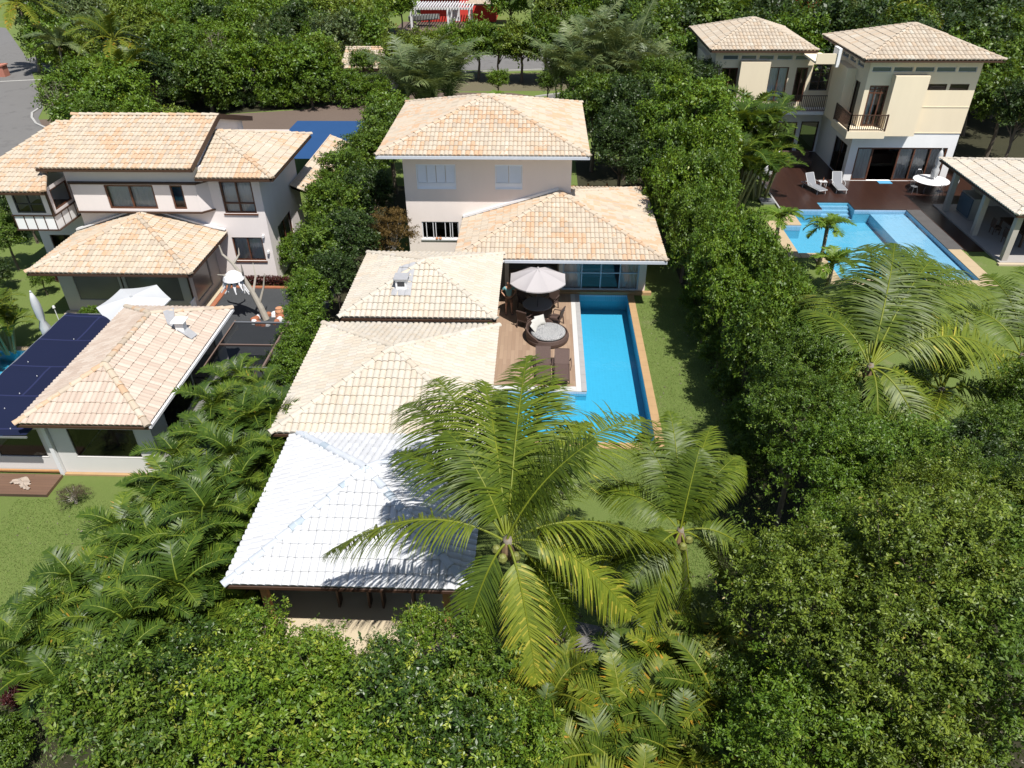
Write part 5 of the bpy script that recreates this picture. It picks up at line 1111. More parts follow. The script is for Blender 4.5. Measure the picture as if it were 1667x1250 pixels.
def leaf_quads(rs, P, Nn, L, wr=.5, fold=.12, t=None):
    n = len(P)
    if t is None: r = rs.normal(size=(n, 3)); t = nz(r-(r*Nn).sum(1, keepdims=True)*Nn)
    s = nz(np.cross(Nn, t)); L = L[:, None]
    V = np.empty((n, 4, 3)); V[:, 0] = P-t*L*.5; V[:, 1] = P+s*L*wr*.5+Nn*L*fold-t*L*.05; V[:, 2] = P+t*L*.5-Nn*L*.06; V[:, 3] = P-s*L*wr*.5+Nn*L*fold-t*L*.05
    return V.reshape(-1, 3), np.arange(n*4).reshape(n, 4)
def crown_mesh(name, seed, R, ncl, per, leaf, m, nl=16, rz=1.0, wr=.5, up=.5, inner=.2, hole=.3, low=-.55, tips=.0, lobe=(.22, .42), out=(.80, 1.18), jag=.12):
    """rosettes of leaves on the shoot tips of many uneven lobes; metres, crown centre at origin"""
    rs = np.random.RandomState(seed); C = [(0, 0, 0, R*.5)]
    for i in range(nl):
        a = 2.4*i+rs.rand()*.6; e = math.asin(np.clip(-.45+1.4*(i+.5)/nl, -1, 1)); r = R*rs.uniform(*lobe); q = R*rs.uniform(.84, 1.14)-r; C.append((math.cos(a)*q*math.cos(e), math.sin(a)*q*math.cos(e), q*math.sin(e)*rz, r))
    C = np.array(C); w = C[:, 3]**1.7; w[0] *= .5; w /= w.sum(); K = ncl*4; k = rs.choice(len(C), K, p=w)
    d = nz(rs.normal(size=(K, 3))); d[:, 2] = np.where(d[:, 2] < low, -d[:, 2], d[:, 2]); rad = np.where(rs.rand(K) < inner, rs.uniform(.3, .8, K), rs.uniform(out[0], out[1], K))
    c = C[k, :3]+d*(C[k, 3]*rad)[:, None]*np.array([1, 1, rz])
    dist = np.linalg.norm((c[:, None, :]-C[None, :, :3])/np.array([1, 1, rz]), axis=2)/C[None, :, 3]; deep = dist.min(1) < .42
    f = 3.4/R**.5
    def g_(p, q): return np.sin(p[:, 0]*q*2.1+seed+1.7*np.sin(p[:, 1]*q))*np.cos(p[:, 1]*q*1.9+1.3*seed+np.sin(p[:, 2]*q*1.3))+np.sin(p[:, 2]*q*2.3+p[:, 0]*q)
    g = g_(c, f)+.8*g_(c+3.1, f*2.4)+.5*g_(c-1.7, f*5)
    keep = ~deep & (g > np.quantile(g, hole)); gk = g[keep][:ncl]; c = c[keep][:ncl]; d = d[keep][:ncl]; n = len(c)
    c = c+d*((gk-gk.mean())/gk.std()*jag*R*.5)[:, None]
    o = nz(d*.8+np.array([0, 0, .6])+rs.normal(size=d.shape)*.4)
    O = np.repeat(o, per, 0); q = rs.normal(size=(n*per, 3)); q = nz(q-(q*O).sum(1, keepdims=True)*O); tt = nz(q+O*rs.uniform(-.35, 1.0, (n*per, 1)))
    sc = np.repeat(rs.uniform(.65, 1.3, n), per); L = leaf*rs.uniform(.7, 1.2, n*per)*sc
    P = np.repeat(c, per, 0)+tt*(L*rs.uniform(.5, 1.0, n*per))[:, None]+O*(rs.uniform(-1.1, .3, (n*per, 1))*leaf)
    Nn = O+rs.normal(size=P.shape)*.42+np.array([0, 0, up*.4]); Nn = nz(Nn-(Nn*tt).sum(1, keepdims=True)*tt)
    V, Q = leaf_quads(rs, P, Nn, L, wr, t=tt); big = .5+.5*np.sin(c[:, 0]*f*1.3+seed)*np.cos(c[:, 1]*f*1.1+c[:, 2]*f)
    base = np.clip(rs.beta(1.4, 1.7, n)*.62+big*.22, 0, 1); tv = np.clip(np.repeat(base, per)+rs.normal(size=len(P))*.07, 0, .93)
    odd = rs.rand(len(P)) < .006; tv[odd] = 1; young = np.repeat((rs.rand(n) < tips) & (gk > np.median(gk)), per); tv[young] = np.clip(tv[young]+.5, .8, 1)
    return np_mesh(name, V, Q, tv, m), c
def limbs_mb(seed, R, h, c, m=None, nb=16, r0=.14):
    rg = random.Random(seed); mb = MB(); base = Vector((rg.uniform(-.2, .2)*R*.3, rg.uniform(-.2, .2)*R*.3, -h)); top = Vector((0, 0, -R*.15)); mid = (base+top)/2+Vector((rg.uniform(-.15, .15), rg.uniform(-.15, .15), 0))*R*.5
    mb.tube([base, mid, top, top+Vector((0, 0, R*.45))], [r0, r0*.8, r0*.55, r0*.15], 8)
    for i in range(nb):
        p = Vector(c[rg.randrange(len(c))])*.96; s = base.lerp(top, rg.uniform(.55, 1)); k = s.lerp(p, .5)+Vector((rg.uniform(-.1, .1), rg.uniform(-.1, .1), -.12))*R*.6; mb.tube([s, k, p], [r0*.4, r0*.22, r0*.06], 5)
    return mb
def tree_proto(name, cat, seed, R, h, m, bk=None, **kw):
    me, c = crown_mesh('crown', seed, R, m=m, **kw); t = thing(name, '', cat, (0, 0, h)); lb = limbs_mb(seed, R, h, c, r0=.05*R+.03); lb.build('trunk', bk or bark, t, world=False); link('crown', me, t); return t
used = {}
def put(proto, x, y, z, s, label, group=None, rz=None, m=None, sz=None, cat=None):
    """first use moves the prototype itself, later uses copy it; z is the crown centre height"""
    rg = random.Random(int(x*131+y*17)); rz = rg.uniform(0, 6.28) if rz is None else rz
    h0 = proto.get('_h') or proto.location.z; sc = (s, s*rg.uniform(.92, 1.08), (sz or s*rg.uniform(.92, 1.1)))
    if proto.name not in used: used[proto.name] = proto.location.z; o = proto
    else: o = copy_tree(proto)
    o.location = (x, y, z); o.rotation_euler.z = rz; o.scale = sc; tag(o, label, cat, group)
    if group is None and 'group' in o: del o['group']
    for ch in o.children:
        if 'trunk' in ch.name: ch.scale.z = z/(used[proto.name]*sc[2])
        elif m is not None and m != ch.material_slots[0].material: ch.material_slots[0].link = 'OBJECT'; ch.material_slots[0].material = m
    return o
ORD = ['first', 'second', 'third', 'fourth', 'fifth', 'sixth', 'seventh', 'eighth', 'ninth', 'tenth', 'eleventh', 'twelfth', 'thirteenth', 'fourteenth', 'fifteenth', 'sixteenth', 'seventeenth', 'eighteenth', 'nineteenth', 'twentieth']
# near trees: big leaves (5-6 px)
nearA = [tree_proto('leafy_tree', 'tree', 11+i, 1.75, 5.6, lf_olive, ncl=3500, per=9, leaf=.085, rz=1.15, nl=38, wr=.42, hole=.42, jag=.24, lobe=(.15, .33), inner=.14) for i in range(3)]
nearB = [tree_proto('broadleaf_shrub', 'shrub', 31+i, 1.15, 3.8, lf_shrub, ncl=1150, per=10, leaf=.10, rz=1.05, nl=20, tips=.26, wr=.42, low=-.8, hole=.56, jag=.34, out=(.7, 1.25), inner=.3) for i in range(3)]
BR = [(5.75, 10.9, 4.9, .92, 'bushy olive tree on the left flank of the big thicket at the lower right'), (8.0, 10.9, 5.9, 1.0, 'tall olive tree in the middle of the big lower right thicket'), (10.5, 10.9, 5.2, 1.0, 'olive tree of the lower right thicket touching the right edge of the picture'),
      (6.9, 8.7, 5.3, .95, 'olive tree at the front centre of the lower right thicket'), (5.2, 8.2, 4.0, .85, 'lower olive tree beside the yellowing palms at the bottom'), (9.0, 8.5, 5.6, 1.0, 'olive tree in the lower right corner of the thicket'),
      (6.8, 6.6, 4.3, 1.0, 'olive tree cut by the bottom edge in the lower right thicket'), (9.4, 13.2, 4.9, .85, 'olive tree at the top of the lower right thicket next to the darker trees'), (4.9, 9.9, 2.8, .55, 'small olive tree tucked at the left foot of the lower right thicket'), (12.3, 12.9, 5.4, .85, 'olive tree at the right edge, just below the dark gap'), (7.3, 12.9, 4.3, .7, 'small olive tree behind the left flank of the lower right thicket')]
for i, (x, y, z, s, lb) in enumerate(BR): put(nearA[i % 3], x, y, z, s, lb, m=[None, None, lf_mid, None, lf_bright, None][i % 6])
MR = [(8.55, 20.1, 4.5, .95, lf_mid, 'dark green tree just below the tall clipped hedge, its top dotted red'), (10.4, 17.6, 3.4, .85, lf_mid, 'green tree below the coconut palm at the right'), (7.9, 17.9, 4.6, .9, lf_mid, 'green tree overhanging the shaded strip of lawn on the right'), (9.4, 15.8, 4.2, 1.0, lf_hedge, 'bright green tree at the middle of the right thicket'),
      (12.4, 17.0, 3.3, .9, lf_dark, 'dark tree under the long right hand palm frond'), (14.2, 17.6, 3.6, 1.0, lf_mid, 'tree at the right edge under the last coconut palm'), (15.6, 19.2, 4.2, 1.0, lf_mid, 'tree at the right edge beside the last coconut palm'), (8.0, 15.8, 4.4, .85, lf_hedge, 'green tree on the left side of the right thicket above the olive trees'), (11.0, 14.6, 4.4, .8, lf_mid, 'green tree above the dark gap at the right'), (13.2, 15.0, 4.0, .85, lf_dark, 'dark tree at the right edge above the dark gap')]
for i, (x, y, z, s, m_, lb) in enumerate(MR): put(nearA[(i+1) % 3], x, y, z, s, lb, m=m_)
BO = [(-9.0, 8.9, 3.4, 1.05, 'shrub at the lower left under the areca palms'), (-7.6, 9.9, 3.3, .98, 'shrub below the left corner of the white roof'), (-6.3, 10.6, 3.1, .85, 'light green shrub against the left post of the white roof pavilion'), (-7.9, 7.9, 3.3, 1.05, 'shrub with yellow shoots at the bottom left'), (-5.9, 8.5, 3.5, 1.1, 'dense small leaved shrub at the bottom, left of centre'), (-4.6, 9.7, 3.3, .95, 'shrub in front of the cream pavilion floor'),
      (-3.9, 8.1, 3.5, 1.05, 'dense shrub at the bottom below the middle of the white roof'), (-2.6, 8.9, 3.9, 1.05, 'glossy shrub with yellow tips right of the cream pavilion floor'), (-2.5, 10.6, 4.0, .55, 'narrow leafy treetop poking up before the cream floor'), (-1.3, 9.6, 3.6, .9, 'glossy shrub under the lowest coconut frond'), (-1.4, 7.9, 3.7, 1.0, 'glossy shrub at the bottom centre'), (-.3, 8.5, 3.5, .85, 'shrub between the bottom centre shrubs and the yellowing palms'), (-6.9, 6.8, 3.0, 1.1, 'shrub cut by the bottom edge at the left'), (-4.6, 6.7, 3.2, 1.1, 'shrub cut by the bottom edge left of the middle'), (-2.6, 6.9, 3.4, 1.05, 'shrub cut by the bottom edge near the middle'), (-5.4, 11.2, 2.3, .55, 'thin low shrub nearest the cream pavilion floor'), (-3.6, 11.0, 2.4, .5, 'thin low shrub at the right of the cream pavilion floor')]
for i, (x, y, z, s, lb) in enumerate(BO): put(nearB[i % 3], x, y, z+[.25, -.3, .1, -.15, .35][i % 5]*(s > .7), s*.94, lb, m=(lf_bright if i in (4, 6, 13, 2) else lf_mid if i in (0, 12) else None))
# mid distance trees
mid = [tree_proto('leafy_tree', 'tree', 51+i, 1.6, 3.8, lf_hedge, ncl=1600, per=8, leaf=.135, rz=1.1, nl=30, hole=.4, jag=.22, lobe=(.16, .36)) for i in range(3)]
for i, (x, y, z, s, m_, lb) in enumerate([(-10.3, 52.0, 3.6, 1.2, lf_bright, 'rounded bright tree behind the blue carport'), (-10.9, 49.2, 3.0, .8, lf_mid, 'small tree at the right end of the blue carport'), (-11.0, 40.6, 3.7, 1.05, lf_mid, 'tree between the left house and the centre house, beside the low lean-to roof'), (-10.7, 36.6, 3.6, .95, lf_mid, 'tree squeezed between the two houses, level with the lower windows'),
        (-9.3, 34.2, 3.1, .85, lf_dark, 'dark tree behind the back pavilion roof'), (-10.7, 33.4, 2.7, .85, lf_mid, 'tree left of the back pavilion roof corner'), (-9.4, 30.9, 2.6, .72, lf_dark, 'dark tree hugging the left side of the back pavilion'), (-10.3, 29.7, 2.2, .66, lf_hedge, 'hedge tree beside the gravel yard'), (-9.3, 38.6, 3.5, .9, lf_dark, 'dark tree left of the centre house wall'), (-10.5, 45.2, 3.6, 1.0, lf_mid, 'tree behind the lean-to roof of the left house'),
        (-10.2, 28.1, 1.8, .6, lf_hedge, 'rounded hedge bush beside the dark screened pergola, farthest of three'), (-10.0, 26.4, 1.7, .58, lf_hedge, 'rounded hedge bush beside the dark screened pergola, middle of three'), (-10.0, 24.7, 1.5, .55, lf_hedge, 'rounded hedge bush beside the dark screened pergola, nearest of three'), (-12.9, 36.6, 1.1, .62, lf_hedge, 'bright rounded bush at the corner of the left house'), (-12.3, 38.2, 1.2, .5, lf_hedge, 'bright bush below the side window of the left house'), (-9.6, 48.5, 4, 1.2, lf_mid, 'tree left of the centre house roof')]):
    put(mid[i % 3], x, y, z, s, lb, m=m_)
# tall hedge
k = 0
for y in np.arange(21.5, 47, 2.1):
    for x in ((8.3, 9.45) if y < 40 else (8.3, 9.9)):
        rg = random.Random(k*5+1); s = rg.uniform(.66, 1.04)+(.18 if y > 38 else 0); row = int(round((y-21.5)/2.1))
        put(mid[k % 3], x-.85*max(0, min(1, (y-27)/8))+rg.uniform(-.4, .35), y+rg.uniform(-.4, .4), 2.85+rg.uniform(-.45, .45)+(.5 if y > 38 else 0), s, '%s tree from the near end of the tall hedge, %s' % (ORD[row].capitalize(), 'long pool side' if x < 9 else ('pale pool side')), 'tall hedge between the two pools', m=[lf_hedge, lf_bright, lf_mid, lf_bright, lf_hedge][k % 5], sz=s*1.5); k += 1
for i, y in enumerate((20.5, 22.6, 24.9, 27.3, 29.6, 32.0)): put(mid[i % 3], 7.55+.2*(i % 2)-.05*max(0, y-27), y, .95, .52, '%s low bush from the near end along the tall hedge foot' % ORD[i].capitalize(), 'low bushes at the foot of the tall hedge', m=[lf_mid, lf_hedge][i % 2], cat='shrub')
mid2 = [tree_proto('leafy_tree', 'tree', 71+i, 2.4, 5.0, lf_bright, ncl=2700, per=8, leaf=.165, rz=1.0, nl=42, hole=.4, jag=.2, lobe=(.14, .32)) for i in range(2)]
put(mid2[0], 8.9, 45.6, 5.5, 1.18, 'big rounded bright green tree left of the palms by the right house', m=lf_bright)
put(mid2[1], 10.9, 47.6, 3.8, .7, 'round bright tree between the big rounded tree and the clump of palms', m=lf_bright)
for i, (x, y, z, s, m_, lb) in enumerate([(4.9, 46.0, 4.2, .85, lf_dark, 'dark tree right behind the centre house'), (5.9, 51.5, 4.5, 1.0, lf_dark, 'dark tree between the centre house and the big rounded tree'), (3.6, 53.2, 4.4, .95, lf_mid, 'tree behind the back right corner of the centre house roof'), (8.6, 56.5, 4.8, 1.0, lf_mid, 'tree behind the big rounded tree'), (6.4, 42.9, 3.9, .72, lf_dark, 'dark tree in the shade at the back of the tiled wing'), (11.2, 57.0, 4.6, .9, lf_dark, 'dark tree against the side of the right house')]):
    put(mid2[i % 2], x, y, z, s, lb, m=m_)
# brown shrub by the centre house
br_ = tree_proto('autumn_shrub', 'shrub', 91, 1.2, 2.6, lf_brown, bk=bark_pale, ncl=1500, per=8, leaf=.075, rz=1.1, wr=.4, inner=.4)
put(br_, -7.45, 35.3, 2.7, 1.12, 'brownish orange shrub against the left wall of the centre house')
# far trees
far = [tree_proto('leafy_tree', 'tree', 101+i, 2.4, 4.5, lf_mid, ncl=1350, per=7, leaf=.25, rz=1.05, hole=.38, nl=30, wr=.5, jag=.24, lobe=(.16, .36)) for i in range(5)]
FARL = [(-55.22,94.4,2.14),(-47.13,84.2,2.06),(-50.48,96.66,2.19),(-40.76,82.39,1.89),(-43.9,74.35,1.61),(-52.07,84.22,1.81),(-34.25,74.36,1.84),(-29.55,68.9,1.87),(-41.74,90.01,1.91),(-30.95,79,1.81),(-33.45,92.06,2.08),(-26.36,79,1.93),(-23.51,71,1.63),(-27,71.5,1.5),(-30.5,71.5,1.29),(-32.82,65.22,1.53),(-32.83,59.81,1.52),(-33.29,54.25,1.31),(-37.73,60.79,1.35),(-37.5,65.19,1.44),(-28.32,53.5,1.11),(-25.75,53.5,1.05),(-30.4,51.4,1.08),(-20.9,72,1.71),(-27.26,89.93,2.17),(-21.19,82,1.92),(-24.17,94.17,2.25),(-19.2,87,1.7),(-20.5,92,1.9),(-21.5,97,1.8),(-21.5,75.5,1.56),(-61.58,99.17,1.87),(-33.49,101.39,1.89),(-35.41,86.03,1.44),(-38.6,70.5,1.5),(-36,79,1.7),(-45,90,2.0),(-38,97,2.0),(-28,84,1.8),(-29.3,97,2.1),(-22.5,101,2.2)]
FARC = [(-20.5,107,2.4),(-4.2,108,2.0),(-18.3,106.5,1.6),(-20.5,74.5,1.3),(-16.8,74.2,1.0),(-13.2,74.6,1.2),(-11.0,76.5,1.5),(-9.49,81.4,1.47),(-6.48,81.5,1.5),(-4.3,80.5,1.34),(-2.14,80.3,1.71),(.4,80.0,1.71),(3.0,80.4,1.61),(5.6,81,1.6),(-3.8,69.5,.75),(.6,71,.8),(1.13,99,1.34),(5.79,98,2.33),(9.68,99,2.48),(13.07,97,2.52)]
FARR = [(9.81,75.02,2.1),(13.27,78.9,2),(19.64,100.82,2.58),(23.86,101.77,2.08),(11.2,66,1.46),(7.44,71.89,1.61),(17.5,80,2.0),(15,88,2.2),(8.5,87,2.1),(44.15,78.96,2.04),(33.9,62.36,1.9),(32.87,56.5,1.7),(31.6,52.0,1.3),(53.87,95.78,2.08),(47.46,91.54,1.87),(34,100.5,1.7),(40.78,99.14,2.02),(41.5,86,1.9),(36,70,2.0),(39.5,76,2.0),(35.5,49.8,1.5),(31.5,66,1.7),(25,76,1.6),(46,84,1.9)]
def fill(lst, x0, x1, y0, y1, step, ok, seed):
    rg = random.Random(seed); y = y0
    while y < y1:
        x = x0+rg.random()*step
        while x < x1:
            p = (x+rg.uniform(-.8, .8), y+rg.uniform(-.8, .8))
            if ok(*p) and all((p[0]-a)**2+(p[1]-b)**2 > (step*.72)**2 for a, b, c in lst): lst.append((p[0], p[1], rg.uniform(1.5, 2.2)))
            x += step
        y += step*.85
fill(FARL, -56, -21, 54, 102, 4.6, lambda x, y: x > -37-(y-56)*.58 and not (x > -30 and 55 < y < 70) and not (y < 60 and x > -31), 3)
fill(FARR, 15, 58, 47, 102, 4.8, lambda x, y: (x > 32.5 and x < y*.62+2) or (y > 69 and x > 9 and x < y*.6 and not (84 < y < 96)) or (y > 96), 4)
def rowlab(lst, region, mats_, zc=3.3, k=1.42):
    idx = sorted(range(len(lst)), key=lambda i: lst[i][1]); nrow = max(1, (len(lst)+6)//8); per_ = math.ceil(len(lst)/nrow)
    rows = [idx[i*per_:(i+1)*per_] for i in range(nrow)]; rn = ['nearest']+ORD[1:]
    for r, row in enumerate(rows):
        for c, i in enumerate(sorted(row, key=lambda i: lst[i][0]/lst[i][1])):
            x, y, rr = lst[i]; rg = random.Random(i*3+len(lst)); small = rr < 1.0
            lb = '%s, %s from the left in the %s row' % (region, ORD[c], rn[r])
            put(far[(i+r) % 5], x, y, (zc if not small else 2.2)+rg.uniform(-.5, .5), rr*k/2.4*(rg.uniform(.85, 1.2) if not small else .9), lb, region.split(',')[0], m=mats_[rg.randrange(len(mats_))])
rowlab(FARL, 'tree in the woodland behind the left house', [lf_bright, lf_mid, lf_bright, lf_olive, lf_hedge, lf_dark, lf_fan])
rowlab(FARC, 'tree along the street behind the centre house', [lf_bright, lf_mid, lf_olive], zc=3.5)
rowlab(FARR, 'tree behind the right house', [lf_dark, lf_mid, lf_dark, lf_hedge], zc=4.6, k=1.55)
for x, y, z, s, m_, lb in ((-25.3, 33.6, .9, .22, lf_mid, 'small bush beside the low dining pavilion at the left'), (-26.2, 31.2, .8, .28, lf_olive, 'yellow green bush at the left edge of the picture'), (-20.9, 29.9, .7, .25, lf_hedge, 'round green bush on the lawn behind the navy shade sail'), (-28.5, 36.5, 2.0, .45, lf_mid, 'bush with pale flowers at the left edge beside the left house'), (-29.5, 40, 2.6, .5, lf_dark, 'dark bush at the left edge behind the left house'), (-27.9, 33.9, 1.0, .35, lf_dark, 'dark low bush in the shade at the left edge')):
    put(mid[0], x, y, z, s*1.6, lb, m=m_, cat='shrub')
put(mid[1], -13.0, 10.9, .7, .35, 'dark red leaved plant at the bottom left corner', m=lf_red, cat='shrub'); put(mid[2], -12.7, 9.4, .8, .5, 'low green bush at the bottom left corner', m=lf_mid, cat='shrub')
for i, (x, y, s, lb) in enumerate([(15.0, 25.4, .5, 'low bush on the lawn behind the wide coconut palm'), (17.2, 27.6, .45, 'low bush on the right lawn near the pavilion'), (13.2, 30.6, .5, 'low bush on the lawn between the hedge and the stout palms'), (12.4, 33.2, .6, 'bush at the foot of the tall hedge beside the stout palms'), (12.2, 28.0, .6, 'bush at the foot of the tall hedge, lower on the right lawn')]): put(mid[i % 3], x, y, s*1.5, s, lb, m=[lf_mid, lf_hedge][i % 2], cat='shrub')
db = tree_proto('dry_bush', 'shrub', 95, .55, .4, lf_dead, bk=bark_pale, ncl=700, per=6, leaf=.05, rz=.8, wr=.22)
put(db, -15.85, 18.45, .38, 1.0, 'dark dry round bush on the lawn beside the weathered deck', m=leaf_mat('dry dark leaf', (.05, .04, .02), (.09, .07, .04), (.16, .13, .07), (.1, .16, .04), rough=.8, trans=.1))
gb = tree_proto('bare_tree', 'tree', 97, 2.0, 4.0, lf_dead, bk=bark_pale, ncl=260, per=5, leaf=.16, rz=1.1, wr=.2)
for x, y, s, lb in ((-24.5, 73.8, .75, 'pale nearly bare tree deep in the woods behind the blue carport'), (-31.5, 76.5, 1.0, 'pale bare branched tree in the woodland behind the left house'), (-36.5, 57.6, .8, 'pale bare branched tree right behind the left house ridge')): put(gb, x, y, 3.6, s, lb)
for i, x in enumerate(np.linspace(-37, -15, 12)):
    rg = random.Random(i+50); put(mid[i % 3], float(x)+rg.uniform(-.6, .6), 69.6+max(0, (x+30))*.12+rg.uniform(-.7, .7)+(1.5 if x < -30 else 0), rg.uniform(.9, 1.5), rg.uniform(.75, 1.15), 'bush along the brown paving behind the left house, %s from the left' % ORD[i], 'undergrowth along the brown paving', m=[lf_mid, lf_dark, lf_hedge, lf_bright][i % 4], cat='shrub')
# red plants at wall feet (ground cover)
rs = np.random.RandomState(3)
def cover(name, boxes, n, leaf, m, hgt, label):
    P = []
    for (x0, x1, y0, y1) in boxes: k_ = n; P.append(np.stack([rs.uniform(x0, x1, k_), rs.uniform(y0, y1, k_), rs.rand(k_)**.6*hgt], 1))
    P = np.concatenate(P); Nn = nz(rs.normal(size=P.shape)*.6+np.array([0, 0, .8])); V, Q = leaf_quads(rs, P, Nn, leaf*rs.uniform(.6, 1.2, len(P)), .4)
    o = link(name, np_mesh(name, V, Q, rs.rand(len(P)), m)); return tag(o, label, 'plants', kind='stuff')
cover('red_ground_cover', [(-16.3, -12.9, 34.78, 35.28)], 2600, .14, lf_red, .42, 'dark red plants along the foot of the left house wall')
cover('red_ground_cover', [(-26.2, -24.0, 35.0, 35.8)], 1700, .14, lf_red, .45, 'dark red plants in a bed under the oriel window')
cover('ground_plants', [(-12.6, -10.8, 23.6, 25.4)], 1500, .2, lf_mid, .6, 'low green plants under the dark screened pergola')
cover('leaf_litter', [(-12, 14, 4.5, 16)], 9000, .12, lf_dead, .02, 'dry fallen leaves under the trees')
cover('fallen_leaves', [(4.95, 7.5, 12, 34), (-17, -11.4, 9, 18)], 170, .11, lf_dead, .03, 'dry leaves scattered on the lawns')
# grass tufts in the nearest lawns
def tufts(boxes, dens):
    Vs = []; 
    for (x0, x1, y0, y1) in boxes:
        n = int((x1-x0)*(y1-y0)*dens); b = np.stack([rs.uniform(x0, x1, n), rs.uniform(y0, y1, n), np.zeros(n)], 1); a = rs.uniform(0, 6.28, n); d = np.stack([np.cos(a), np.sin(a), np.zeros(n)], 1); s = np.stack([-np.sin(a), np.cos(a), np.zeros(n)], 1); h = rs.uniform(.03, .07, n)[:, None]; w = .008
        V = np.empty((n, 4, 3)); V[:, 0] = b-s*w; V[:, 1] = b+s*w; tip = b+d*h*.7+np.array([0, 0, 1])*h; V[:, 2] = tip+s*w*.3; V[:, 3] = tip-s*w*.3; Vs.append(V)
    V = np.concatenate(Vs); n = len(V); o = link('grass', np_mesh('grass', V.reshape(-1, 3), np.arange(n*4).reshape(n, 4), rs.rand(n), leaf_mat('grass blade', (.10, .17, .03), (.15, .22, .05), (.24, .27, .09), rough=.6, trans=.2, spec=.2))); tag(o, 'short lawn grass', 'grass', kind='stuff')
tufts([(-18, -11.5, 9, 18.6), (4.9, 8.2, 14, 34), (2.5, 7, 12, 21.8)], 420)

# ------------------------------------------------------------------ palms
def leaflets(rs, P, upv, nl, ll, lw, fwd=.9, vup=.25, droop=.5, t0=.12, segs=3, jit=.1, tvb=.4, tv_side=0):
    """P: rachis polyline (n,3); returns verts, quads, tv for two rows of strap leaflets plus the rachis"""
    n = len(P); seg = np.linalg.norm(np.diff(P, axis=0), axis=1); cum = np.concatenate([[0], np.cumsum(seg)]); cum /= cum[-1]
    t = np.linspace(t0, .995, nl); ip = lambda tt: np.stack([np.interp(tt, cum, P[:, k]) for k in range(3)], 1)
    X = ip(t); T = nz(ip(np.minimum(1, t+.02))-ip(np.maximum(0, t-.02))); U = nz(upv-(upv*T).sum(1, keepdims=True)*T); Sd = np.cross(T, U)
    prof = np.sin(np.pi*np.clip((t-t0)/(1-t0)*.86+.13, 0, 1))**.65; Vs = []; Qs = []; tvs = []; off = 0
    for sg in (-1, 1):
        m_ = rs.uniform(1-jit, 1+jit, nl); L = (ll*prof*m_*np.where(rs.rand(nl) < .07, .25, 1))[:, None]; f = (fwd*(.55+.9*t)*rs.uniform(.8, 1.2, nl))[:, None]; D = nz(Sd*sg+T*f+U*(vup+rs.normal(size=nl)*.13)[:, None]); W = nz(np.cross(D, U+sg*Sd*.3)); cur = X+rs.normal(size=X.shape)*.002
        strip = []
        for s in range(segs+1):
            q = s/segs; w = lw*(.55+.6*math.sin(math.pi*min(1, q*.8+.15)))*(1-q**3*.93); strip.append((cur-W*w/2, cur+W*w/2)); D = nz(D+np.array([0, 0, -1])*(droop*(.35+.65*rs.rand(nl)))[:, None]/segs*1.3); cur = cur+D*L/segs
        V = np.stack([p for ab in strip for p in ab], 1); k = 2*(segs+1); idx = np.arange(nl)[:, None]*k
        for s in range(segs): Qs.append(idx+np.array([[2*s, 2*s+1, 2*s+3, 2*s+2]])+off); tvs.append(np.clip(tvb+rs.normal(size=nl)*.12+.10*s/segs, 0, 1))
        Vs.append(V.reshape(-1, 3)); off += nl*k
    # rachis
    r = np.interp(cum, [0, 1], [lw*.9, lw*.22]); U2_ = np.zeros_like(P)+[0, 0, 1]; T2 = nz(np.gradient(P, axis=0)); S2 = nz(np.cross(T2, U2_+1e-3)); U3 = np.cross(S2, T2)
    R = np.stack([P+S2*r[:, None], P+U3*r[:, None], P-S2*r[:, None], P-U3*r[:, None]], 1).reshape(-1, 3); Vs.append(R)
    for i in range(n-1):
        Qs.append(np.array([[i*4+k, i*4+(k+1) % 4, (i+1)*4+(k+1) % 4, (i+1)*4+k] for k in range(4)])+off); tvs.append(np.full(4, .90))
    return np.concatenate(Vs), np.concatenate(Qs), np.concatenate(tvs)
def bez(a, b, c, n=16):
    t = np.linspace(0, 1, n)[:, None]; return (1-t)**2*np.array(a)+2*t*(1-t)*np.array(b)+t*t*np.array(c)
def arc(az, el, L, droop, n=12, start=(0, 0, 0)):
    P = [np.array(start, float)]; 
    for i in range(n-1): q = i/(n-1); e = el-droop*q**1.15; P.append(P[-1]+np.array([math.cos(az)*math.cos(e), math.sin(az)*math.cos(e), math.sin(e)])*L/(n-1))
    return np.array(P)
def upv_for(P):
    d = P[-1]-P[0]; h = nz(np.array([d[0], d[1], 0.])+1e-6); return np.array([-h[0]*.25, -h[1]*.25, 1.0])
def join(parts):
    V = []; Q = []; T = []; o = 0
    for v, q, t in parts: V.append(v); Q.append(q+o); T.append(t); o += len(v)
    return np.concatenate(V), np.concatenate(Q), np.concatenate(T)
